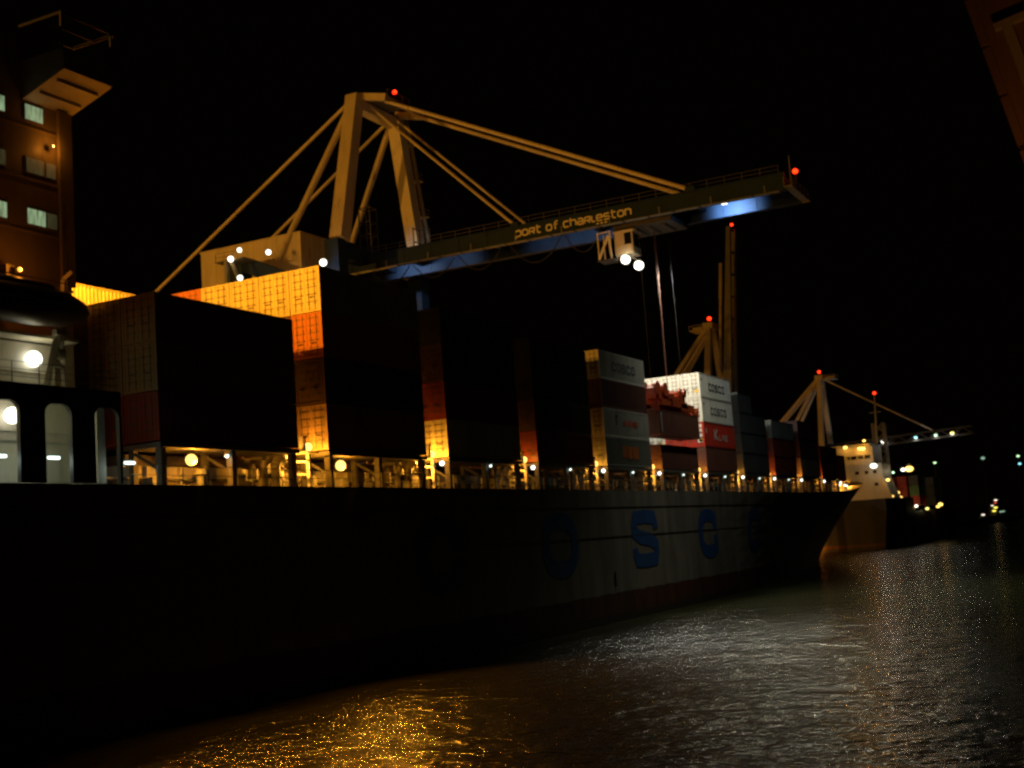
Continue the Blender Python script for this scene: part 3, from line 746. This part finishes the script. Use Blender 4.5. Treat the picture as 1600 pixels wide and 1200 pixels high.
# boom floodlights, hung between the girders
for y, pw in ((81.0, 2200), (75, 700), (61.5, 420), (55.6, 700)):
    h = MB().box(130.55, 130.85, y-.3, y+.3, 43.95, 44.3).build('boom_lamp', M['steel'], crane); MB().box(130.86, 130.9, y-.25, y+.25, 43.98, 44.27).build('lens', M['l_white'], h)
    light(h, (131.2, y, 44.1), pw, (.9, .95, .95), .2, (1, 0, -.05), 88, .8)
h = MB().box(132.2, 133, 38.2, 38.9, 43.75, 44.2).build('boom_lamp', M['steel'], crane); MB().box(132.25, 132.95, 38.25, 38.85, 43.7, 43.745).build('lens', M['l_white'], h)
light(h, (134.0, 38.4, 43.7), 4200, (.7, .88, 1), .25, (1, 0, 0), 120, .6)
light(h, (131.5, 37.6, 42.9), 32000, (1, .92, .64), .45, (-.25, -.75, -1), 110, .6)
light(h, (131.5, 38.4, 43.1), 10000, (1, .98, .82), .45, (.1, .1, -1), 124, .9)
# obstruction lights
def obst(p, parent, r=.3):
    h = MB().cyl((p[0], p[1], p[2]-r*2.6), (p[0], p[1], p[2]-r*.9), r*.25, r*.4, 8).build('obstruction_lamp', M['dark'], parent)
    MB().ball(p, r, 10, 6).build('lens', M['l_red'], h, smooth=True)
    light(h, (p[0], p[1]-.6, p[2]), 25, (1, .06, .01), .3)
obst((133.6, 80.9, 66.9), crane, .3); obst((133.4, 30.5, 46.0), crane)
MB().cyl((133.4, 30.5, 43.5), (133.4, 30.5, 45.3), .05, .05, 6).build('lamp_post', M['steel'], crane)
# machinery house and back-reach
mb = MB().box(127, 139.5, 92.2, 108.4, 43.2, 49.0); mb.box(126.85, 139.65, 92.05, 108.5, 49.0, 49.2)
for k in range(5): mb.box(126.96, 126.998, 93.5+k*3.1, 93.58+k*3.1, 44.7, 48.9)
mb.build('machinery_house', M['crane_white'], crane)
mb = MB()
mb.box(120.2, 122.98, 96.2, 100.5, 45.3, 45.4); mb.beam((120.6, 98.2, 45.3), (120.6, 96.6, 41.6), .6, .2)
for z in (45.9, 46.4): mb.cyl((120.3, 96.2, z), (120.3, 100.4, z), .035, .035, 5)
for y in (96.2, 97.6, 99, 100.4): mb.cyl((120.3, y, 45.4), (120.3, y, 46.4), .04, .04, 5)
mb.box(120.4, 121, 98.8, 99.2, 41.6, 45.3)
mb.build('stair', M['steel'], crane)
for p, c, lens, pw, r in (((120.2, 97.9, 45.4), AMB, 'l_white', 45, .38), ((120.2, 96.5, 46.3), AMB, 'l_white', 30, .3), ((120.2, 96.6, 42.8), AMB, 'l_white', 20, .36),
                       ((121, 92.7, 45.5), AMB, 'l_white', 40, .34)):
    deck_lamp(p, pw, (1, .6, .2), lens, r, parent=crane, d=(-.5,-.5,-.5))
deck_lamp((121.3, 84.9, 42.95), 120, (1, .97, .85), 'l_white', .45, parent=crane, d=(-.5,-.5,-.5))
# ladder and landings on the far column
mb = MB()
for k in range(4):
    t = .08+k*.24; x = 142.8+(138.3-142.8)*t; z = 46.2+19.8*t
    mb.box(x+.9, x+2.2, 82.6, 84.6, z, z+.08)
    for zz in (.5, 1.0): mb.cyl((x+2.2, 82.6, z+zz), (x+2.2, 84.6, z+zz), .03, .03, 4); mb.cyl((x+.9, 82.6, z+zz), (x+2.2, 82.6, z+zz), .03, .03, 4)
mb.beam((144.1, 83, 46.2), (139.6, 83, 66), .5, .12); mb.build('ladder', M['rail'], crane)
for x0 in (127.2, 140):      # hinge frames standing on the boom between the columns
    mb = MB()
    for x in (x0-.8, x0+.8):
        for y in (81.2, 82.8): mb.beam((x, y, 45.2), (x, y, 50.4), .12, .12)
    for z in (46.8, 48.4, 50.2):
        for y in (81.2, 82.8): mb.beam((x0-.8, y, z), (x0+.8, y, z), .09, .09)
        for x in (x0-.8, x0+.8): mb.beam((x, 81.2, z), (x, 82.8, z), .09, .09)
    mb.beam((x0-.8, 81.2, 45.3), (x0+.8, 81.2, 48.4), .07, .07)
    mb.build('hinge_frame', M['dark'], crane)

# trolley with the driver's cab and the white work lights
tr = MB().box(130.6, 136.4, 44.2, 51.2, 42.6, 43.15)
for x in (130.8, 136.1):
    for y in (44.8, 50.6): tr.box(x-.2, x+.2, y-.5, y+.5, 43.0, 43.5)
for y in (45.6, 47.4, 49): tr.cyl((131.6, y, 42.9), (135.6, y, 42.9), .5, .5, 14)
tro = tr.build('trolley', M['dark'], crane)
mb = MB().box(130.6, 132.9, 48.9, 51.15, 39.6, 42.2); mb.box(130.5, 133.0, 48.7, 51.3, 42.2, 42.35)
mb.box(130.55, 130.598, 48.95, 49.05, 39.6, 42.2); mb.box(130.55, 130.598, 49.95, 50.03, 39.6, 42.2); mb.box(130.55, 130.598, 48.95, 51.1, 40.55, 40.65)
cab = mb.build('driver_cab', M['crane_white'], crane)
MB().box(130.56, 130.597, 49.08, 49.92, 40.7, 42.05).build('window', M['glass'], cab)
MB().box(130.7, 132.8, 48.86, 48.897, 40.4, 42.0).build('window', M['glass'], cab)
mb = MB()      # white access frame on the aft side of the cab
for y in (51.5, 53.0):
    for x in (130.2, 132): mb.beam((x, y, 39.3), (x, y, 42.5), .12, .12)
mb.beam((130.2, 53, 39.4), (130.2, 51.7, 42.0), .22, .22); mb.beam((130.2, 51.7, 42), (130.2, 51.5, 39.6), .18, .18)
mb.beam((130.2, 51.5, 42.4), (130.2, 53, 42.4), .1, .1); 
mb.build('cab_frame', M['letter_white'], crane)
MB().box(130, 132.2, 51.3, 53.2, 39.15, 39.25).build('cab_platform', M['dark'], crane)
for p in ((130.9, 50.1, 39.05), (130.9, 48.55, 38.1)):
    h = MB().cyl((p[0]+.3, p[1], p[2]+.55), (p[0]+.05, p[1], p[2]+.2), .3, .5, 14).build('work_lamp', M['steel'], crane)
    MB().ball(p, .55, 14, 8).build('lens', M['l_white'], h, smooth=True)
    light(h, (p[0]+.2, p[1], p[2]-.75), 11500, (1, .98, .82), .5, (.35, -.1, -1), 160, .3)
    light(h, (p[0]-.9, p[1]-.3, p[2]+.3), 25, (1, .9, .6), .2)
MB().beam((131.1, 50.1, 39.6), (131.1, 48.5, 38.65), .1, .1).build('lamp_bracket', M['steel'], crane)

# spreader with headblock and hoist ropes
HX = 132.6; HY = 47.2
sp = thing('spreader', (HX, HY, 21.2), 'red-orange container spreader and headblock hanging on wire ropes over the open bay', 'crane spreader')
mb = MB().box(125.9, 139.3, 46.75, 47.65, 21.25, 21.75)
mb.box(125.9, 126.5, 46.05, 48.4, 21.2, 21.7); mb.box(138.7, 139.3, 46.05, 48.4, 21.2, 21.7)
mb.box(134.6, 139.0, 46.3, 46.5, 21.5, 22.3)
mb.build('telescopic_frame', M['spreader'], sp)
mb = MB()
for x in (126, 139.2):
    for y in (46.1, 48.3): mb.box(x-.2, x+.2, y-.2, y+.2, 20.95, 22.0)
mb.build('flipper', M['spreader'], sp)
mb = MB().box(128.2, 136.8, 46.3, 48.1, 21.8, 22.5)
mb.box(131.2, 133.6, 46.1, 48.3, 21.75, 22.75)
mb.beam((130.2, 46.4, 22.7), (135.0, 46.4, 22.9), .35, .35); mb.beam((130.2, 48, 22.7), (135.0, 48, 22.9), .35, .35)
mb.build('headblock', M['spreader'], sp)
for xs_, r in (((127.6, 129.9), .78), ((134.9, 136.4), .5)):
    mb = MB()
    for x in xs_:
        for y in (46.5, 47.9): mb.cyl((x, y-.14, 23.6), (x, y+.14, 23.6), r, None, 18)
        mb.cyl((x, 46.4, 23.6), (x, 48, 23.6), .16, None, 10)
    mb.box(xs_[0]-.3, xs_[1]+.3, 46.55, 47.85, 22.45, 23.4); mb.build('sheave', M['spreader'], sp)
for x in (130.0, 135.2):
    for y in (46.2, 48.0):
        MB().cyl((x+(.15 if x < 132 else -.15), y, 42.7), (x, y, 23.6), .013, .013, 5).build('hoist_rope', M['rope'], sp)
MB().cyl((133.1, 47.1, 42.7), (132.8, 47.1, 23.0), .028, .028, 6).build('power_cable', M['brown'], sp)
MB().cyl((132.8, 47.1, 22.4), (132.8, 47.1, 23.2), .5, .6, 14).build('cable_basket', M['dark'], sp)
hc = container(132.6, 47.22, 18.4, 13.4, 2.72, 'brown', 'brown container hanging from the red spreader above the open bay', True, None)
mb = MB(); o = ORG[hc]
for k in range(9): mb.box(o.x-6.7+.85, o.x-6.7+1.0, o.y-1.225, o.y-1.215, o.z+.35+k*.24, o.z+.5+k*.24)
mb.build('side_marking', M['letter_white'], hc)

# ------------------------------------------------------------------ two smaller cranes farther along the quay
def small_crane(X, apexZ, raised, label):
    c = thing('gantry_crane', (X, 86, 3), label, 'crane', None); w = 6.0; zb = 28.5 if not raised else 36
    for x in (X-w, X+w):
        for y in (84.5, 102): MB().box(x-.7, x+.7, y-.7, y+.7, 3, zb+1).build('leg', M['crane_white'], c)
    mb = MB()
    for y in (84.5, 102): mb.box(X-w+.7, X+w-.7, y-.6, y+.6, zb-1, zb+1)
    for x in (X-w, X+w): mb.box(x-.6, x+.6, 85.2, 101.3, zb-1, zb+.9); mb.beam((x, 85.3, 14), (x, 101.3, zb-1), .8, .8)
    mb.build('portal_beam', M['crane_blue'], c)
    for s_ in (-1, 1):
        MB().beam((X+s_*w, 84.5, zb+1), (X+s_*1.6, 84.3, apexZ), 1.5, 1.4, (0,1,0), 1.2, 1.2).build('pylon_column', M['crane_white'], c)
        MB().cyl((X+s_*4, 97, zb+1), (X+s_*1.5, 84.8, apexZ-.6), .5, .5, 10).build('back_leg', M['crane_white'], c)
        MB().cyl((X+s_*2.2, 106 if not raised else 98, zb+1), (X+s_*1.6, 84.8, apexZ-.4), .42, .42, 10).build('backstay', M['crane_white'], c)
    MB().box(X-2.4, X+2.4, 83.2, 85.4, apexZ-.8, apexZ+.5).build('pylon_head', M['crane_white'], c)
    yo = (79.5, 83.0) if not raised else (85.5, 88.6)
    mb = MB().box(X-2.5, X+2.5, yo[0], yo[1], apexZ-1.0, apexZ-.8)
    for y in yo: mb.cyl((X-2.5, y, apexZ+.2), (X+2.5, y, apexZ+.2), .05, .05, 5)
    for x in (X-2.5, X+2.5):
        mb.cyl((x, yo[0], apexZ+.2), (x, yo[1], apexZ+.2), .05, .05, 5)
        for y in yo: mb.cyl((x, y, apexZ-.8), (x, y, apexZ+.2), .06, .06, 5)
    mb.box(X-1.5, X+1.5, yo[0]+.5, yo[1]-.5, apexZ-.8, apexZ-.1)
    mb.build('top_platform', M['crane_white'], c)
    MB().box(X-4, X+4, 92, 102, zb+1.0, zb+4.4).build('machinery_house', M['crane_white'], c)
    MB().box(X-2.6, X-1.7, 82.5, 120, zb, zb+1.8).box(X+1.7, X+2.6, 82.5, 120, zb, zb+1.8).build('rear_girder', M['crane_blue'], c)
    if not raised:
        for s_ in (-1, 1):
            mb = MB(); x = X+s_*2.2
            mb.beam((x, 82, 28.0), (x, 43.2, 29.4), .4, .35); mb.beam((x, 82, 30.0), (x, 43.2, 31.4), .35, .3)
            for k in range(13):
                y0 = 82-k*3.0; y1 = y0-3.0; z0 = 28+(82-y0)*.036; z1 = 28+(82-y1)*.036
                mb.beam((x, y0, z0+(0 if k % 2 else 2)), (x, y1, z1+(2 if k % 2 else 0)), .2, .2)
            mb.build('boom_truss', M['dark'], c)
            MB().cyl((X+s_*1.6, 83.4, apexZ-.6), (x, 53.7, 31.2), .2, .2, 8).build('forestay', M['crane_white'], c)
        mb = MB()
        for k in range(8): y = 80-k*5.1; mb.beam((X-2.2, y, 28.1+(82-y)*.036), (X+2.2, y, 28.1+(82-y)*.036), .3, .3)
        mb.build('boom_crosstie', M['steel'], c)
        for y, ln, rr in ((67.5, 'l_white', .7), (58.4, 'l_cyan', .55), (52.9, 'l_green', .5), (48.4, 'l_yellow', .62)):
            z = 29.1+(82-y)*.02; h = MB().box(X-2.75, X-2.3, y-.4, y+.4, z+.3, z+.7).build('boom_lamp', M['steel'], c)
            MB().ball((X-2.9, y, z), rr, 10, 6, .6, 1, .6).build('lens', M[ln], h, smooth=True)
            light(h, (X-2.9, y, z-1), 180, (1, 1, .85), .3)
        light(c, (X-1, 66, 27.5), 1500, (.6, .85, 1), .3, (0,.9,.4), 100, .6)
    else:
        for s_ in (-1, 1):
            MB().beam((X+s_*2.0, 81.5, 34), (X+s_*2.0, 77.4, 74.8), 1.3, 2.0, (0,1,0), 1.0, .9).build('raised_boom', M['steel'], c)
        mb = MB()
        for k in range(9): t = k/8*.98+.01; mb.beam((X-1.4, 81.5-4.1*t, 34+40.8*t), (X+1.4, 81.5-4.1*t, 34+40.8*t), .35, .4)
        mb.build('boom_crosstie', M['crane_blue'], c)
        MB().cyl((X-1.3, 83.2, 37), (X-1.2, 80.2, 67), .35, .35, 10).cyl((X-1.25, 81, 59), (X-1.2, 80.2, 67), .42, .42, 10).build('folded_stay', M['crane_white'], c)
        obst((X, 77.2, 75.6), c, .34)
    obst((X-.6, 84.3, apexZ+1.6), c, .46)
    return c
small_crane(270, 53.4, True, 'cream crane with its boom raised upright behind the white containers')
small_crane(373, 50.4, False, 'distant cream crane with lowered lattice boom over the feeder ship')

# ------------------------------------------------------------------ feeder ship ahead
S2 = thing('feeder_ship', (330, 68, 0), 'small dark-hulled ship with amber-lit white superstructure moored ahead of the big bow', 'ship')
def h2y(X, Z):
    yd = interp([(318, 59.0), (324, 58.0), (332, 57.0), (430, 57), (445, 60.5), (456, 68.4)], X); yw = interp([(318, 60.3), (324, 59.3), (335, 58), (340, 57), (420, 57), (440, 62), (452, 68.4), (460, 72)], X)
    t = max(0, min(1, Z/9))**1.2; return min(68.4, yw*(1-t)+yd*t)
mb = MB(); xs = [318, 321, 324, 328, 334, 346, 346.01, 400, 420, 430, 438, 445, 450, 454, 456]; ring = []
for X in xs:
    d = 12.4 if X <= 346 else (8.9 if X < 430 else interp([(430, 9), (456, 12.5)], X)); r = [(X, h2y(X, f*d), f*d) for f in (-.3, 0, .2, .4, .6, .8, 1)]; r += [(X, 136.8-y, z) for _, y, z in reversed(r)]; ring.append(r)
n = len(ring[0])
mb.add([q for r in ring for q in r], [(i*n+j, (i+1)*n+j, (i+1)*n+j+1, i*n+j+1) for i in range(len(xs)-1) for j in range(n-1)]+[tuple(range(n))])
mb.build('hull', M['hull2'], S2)
mb = MB().box(329, 341, 61.2, 76, 12.41, 21.6).box(328.2, 340, 62.8, 77, 21.6, 26.2).box(329.0, 339, 63.6, 74, 26.2, 26.9)
mb.add([(329.02, 61.19, 12.42), (329.02, 59.2, 12.42), (341, 59.2, 12.42), (341, 61.19, 12.42), (329.02, 61.19, 18), (341, 61.19, 18)], [(0,1,4), (1,2,5,4), (2,3,5)])
s2s = mb.build('superstructure', M['house'], S2)
for y in (63.6, 65.3, 67, 68.7): MB().box(328.15, 328.19, y, y+1.4, 23.0, 23.9).build('window', M['glass'], s2s)
for y, z in ((62.5, 19.1), (64.6, 19.1), (67, 19.1), (62.4, 15.9)): MB().box(328.93, 328.985, y, y+.9, z, z+.8).build('window', M['glass'], s2s)
MB().beam((333, 62.4, 26.9), (333, 61.7, 39.3), .5, .5, (0,1,0), .3, .3).beam((333, 60.5, 35), (333, 63.5, 35), .2, .2).build('mast', M['steel'], S2)
obst((333, 61.65, 40.0), S2, .42)
mb = MB()
for y in (62.4, 65.2):
    for x in (344, 346.6): mb.beam((x, y, 12.4), (x, y, 33), .5, .5)
for k in range(7):
    z = 13+k*2.9
    for x in (344, 346.6): mb.beam((x, 62.4, z), (x, 65.2, z+2.6), .25, .25); mb.beam((x, 65.2, z), (x, 62.4, z+2.6), .25, .25)
    mb.beam((344, 62.4, z), (346.6, 62.4, z+2.6), .25, .25)
mb.build('lattice_post', M['steel'], S2)
for p, ln, r, pw, c in (((327.4, 69.4, 26.3), 'l_amber', .55, 110, AMB), ((327.6, 65.9, 25.7), 'l_amber', .55, 110, AMB), ((327.6, 65.0, 25.6), 'l_amber', .6, 90, AMB), ((328, 64.6, 27.6), 'l_amber', .4, 100, AMB),
                    ((326.5, 62.6, 20.9), 'l_white', .9, 60, (1, .8, .5)), ((328.5, 59.8, 17.1), 'l_amber', .5, 60, AMB), ((329.5, 58.5, 18.9), 'l_green', .35, 40, COOL),
                    ((345, 57.0, 20.0), 'l_amber', 1.1, 40, (1, .7, .35)), ((345, 58.6, 19.9), 'l_white', .6, 50, (1, .85, .6)), ((348, 61.2, 14.0), 'l_amber', .6, 120, AMB), ((348, 60.7, 12.6), 'l_amber', .7, 120, AMB),
                    ((330.2, 59.4, 12.9), 'l_amber', .35, 40, AMB), ((352, 58.4, 9.6), 'l_amber', .5, 40, AMB), ((352, 57.4, 10.1), 'l_white', .45, 25, WHT), ((360, 55.9, 9.2), 'l_yellow', .5, 8, WHT), ((380, 55.2, 10.2), 'l_amber', .7, 12, AMB), ((378, 55.7, 9.6), 'l_amber', .5, 10, AMB)):
    h = MB().cyl((p[0]+.2, p[1], p[2]+r*.6), (p[0]+.2, p[1], p[2]+r*1.3), r*.5, r*.3, 8).build('lamp', M['steel'], S2)
    MB().ball(p, r, 10, 6, 1, 1, .7).build('lens', M[ln], h, smooth=True); light(h, (p[0]-r-.3, p[1], p[2]-.2), pw, c, .3)
F2 = [[('blue', 60.9), ('red', 57.8)], [('red', 60.9), ('green', 57.8)], [('red', 60.9), ('darkgrey', 57.8)]]
g2 = 'containers on the distant feeder ship'; T2 = ['bottom', 'middle', 'top']
for t in range(3):
    for c, y in F2[t]:
        container(360, y, 10.2+t*2.75, L40, 2.72, c, '%s container, %s of the %s column lit on the distant feeder ship' % (CN[c], T2[t], 'left' if y > 60 else 'right'), True, g2)
    container(360, 63.9, 10.2+t*2.75, L40, 2.72, 'darkred' if t else 'brown', '%s container, %s of the column beside the feeder ship superstructure' % ('dark red' if t else 'brown', T2[t]), True, g2)
    for k in range(2):
        container(390+k*14, 58.3, 10.2+t*2.75, L40, 2.72, 'darkgrey', 'dark grey container, %s of the %s black stack on the feeder ship' % (T2[t], ['nearer', 'farther'][k]), False, g2)

# amber quay-edge lamp lighting the feeder ship's stern
def light_mast(x, y, h, label, lens, r, power, c, spot=None, group='lamp masts on the quay'):
    t = thing('lamp_mast', (x, y, 3), label, 'lamp mast', group)
    MB().cyl((x, y, 3), (x, y, h), .45, .2, 8).build('pole', M['steel'], t)
    MB().box(x-.9, x+.9, y-1.4, y+1.4, h, h+.25).build('head_frame', M['steel'], t)
    MB().ball((x, y-.3, h-.3), r, 10, 6, 1, 1, .7).build('lens', M[lens], t, smooth=True)
    if power: light(t, (x, y-.3-(1.0 if h < 10 else 0), h-.3-r-.3), power, c, .5 if h > 10 else .15, spot, 150)
    return t
light_mast(321.5, 82.45, 5.0, 'low amber quay lamp behind the big bow lighting the feeder ship stern', 'l_amber', .3, 800, (1, .36, .03))
light(S2, (319.5, 70.5, 13.6), 430, (1, .45, .07), .3, (1, -.25, .45), 110, .6)  # unseen amber spot without a fitting, added to wash the superstructure wall
light(S2, (325.2, 62.4, 20.4), 380, (1, .95, .8), .5, (-1, -.2, -.35), 110, .6)
light(S2, (316.6, 77.6, 1.2), 900, (1, .36, .03), .12)  # unseen amber point light, added for the glow low on the stern
light_mast(1039, 90, 46.8, 'farthest tall lamp mast with a yellow-green lamp at the right edge', 'l_farg', 1.2, 0, WHT)
light_mast(1010, 87, 39.9, 'tall lamp mast with a cyan lamp below the yellow-green one', 'l_farc', 1.2, 0, WHT)
light_mast(808, 90, 38.9, 'tall lamp mast with a faint grey-green lamp left of the cyan one', 'l_dim', 1.3, 0, WHT)
light_mast(615, 90, 31.5, 'lamp mast with a small green lamp beyond the feeder ship', 'l_farg', .7, 0, WHT)
light_mast(10, 150, 42, 'tall sodium lamp mast on the quay aft of the crane', 'l_amber', .8, 250000, AMB)
light_mast(70, 170, 42, 'tall sodium lamp mast landward of the crane', 'l_amber', .8, 40000, AMB)
light_mast(310, 150, 24, 'tall sodium lamp mast behind the crane with the raised boom', 'l_amber', .8, 40000, AMB)
light_mast(215, 140, 22, 'tall sodium lamp mast between the big crane and the raised boom', 'l_amber', .8, 16000, AMB)

# tug far down the channel
tg = thing('tugboat', (932, 101, 0), 'far dark tugboat with stacked red, white and yellow lamps', 'tugboat')
mb = MB(); ring = []
for X, b, d in ((918, 3.2, 3.0), (922, 4.6, 2.8), (932, 4.8, 2.8), (940, 3.8, 3.5), (946, .3, 4.6)): ring.append([(X, 101-b*.7, -.8), (X, 101-b, d), (X, 101+b, d), (X, 101+b*.7, -.8)])
mb.add([q for r in ring for q in r], [(i*4+j, (i+1)*4+j, (i+1)*4+(j+1) % 4, i*4+(j+1) % 4) for i in range(4) for j in range(4)]+[(0,1,2,3), (19,18,17,16)])
mb.build('hull', M['tug'], tg); mb = MB().box(926, 938, 98.2, 103.8, 2.9, 5.4).box(929, 936, 98.8, 103.2, 5.4, 8.2).build('wheelhouse', M['tug'], tg)
MB().cyl((931, 100, 8.2), (931, 100, 14), .25, .12, 8).build('mast', M['steel'], tg)
for p, ln, r in (((928, 98.0, 13.4), 'l_farw', .95), ((928, 98.4, 11.6), 'l_farr', .7), ((925, 100.3, 9.8), 'l_farw', .75), ((924, 98.2, 8.3), 'l_fary', 1.1), ((924, 99.4, 6.1), 'l_fary', 1.1),
                 ((922, 106.6, 4.0), 'l_farw', 1.0), ((924, 103.5, 2.4), 'l_farr', .8), ((926, 95.2, 5.2), 'l_dim', .9), ((926, 93.6, 5.4), 'l_dim', .8)):
    h = MB().cyl((p[0]+.5, p[1], p[2]-r), (p[0]+.5, p[1], p[2]), .2, .2, 6).build('lamp', M['steel'], tg); MB().ball(p, r, 10, 6, 1, 1.3, .6).build('lens', M[ln], h, smooth=True)

# ------------------------------------------------------------------ boom of the viewer's own vessel, upper right
db = thing('derrick_boom', (40, 2.4, 15), 'dim rust-brown stepped steel boom slanting out of the top right corner', 'boom')
mb = MB(); a = V((40, 3.42, 23.8)); b = V((40, 1.35, 13.6))
a2 = V((40, 3.9, 26.2)); d = (b-a2).normalized(); side = V((0, -d.z, d.y))
if side.y > 0: side = -side
def q(t, s): return a2.lerp(b, t)+side*s
def slab(t0, t1, s0, s1, x0, x1, m_):
    pts = [q(t0, s0), q(t1, s0), q(t1, s1), q(t0, s1)]
    m_.add([(x0, p.y, p.z) for p in pts]+[(x1, p.y, p.z) for p in pts], [(0,1,2,3), (7,6,5,4), (0,4,5,1), (1,5,6,2), (2,6,7,3), (3,7,4,0)])
slab(0, 1, .28, 2.6, 40.2, 41.2, mb); mb.build('web', M['tan'], db)
mb = MB()
for t0 in (.06, .2, .33, .46, .6, .74, .88): slab(t0, t0+.12, 0.02, .27, 40.1, 41.1, mb)
mb.build('step_bracket', M['tan'], db)
mb = MB(); slab(.3, 1, .75, 1.05, 39.9, 40.19, mb); slab(.285, .3, .55, 2.6, 39.9, 40.19, mb); slab(.03, .06, .4, 2.6, 39.9, 40.19, mb); mb.build('flange', M['cream'], db)
light(db, (33, 1.0, 13), 300, (1, .34, .05), .3, (7, 1.5, 7.5), 60, .5)  # unseen amber spot added to light the boom from below
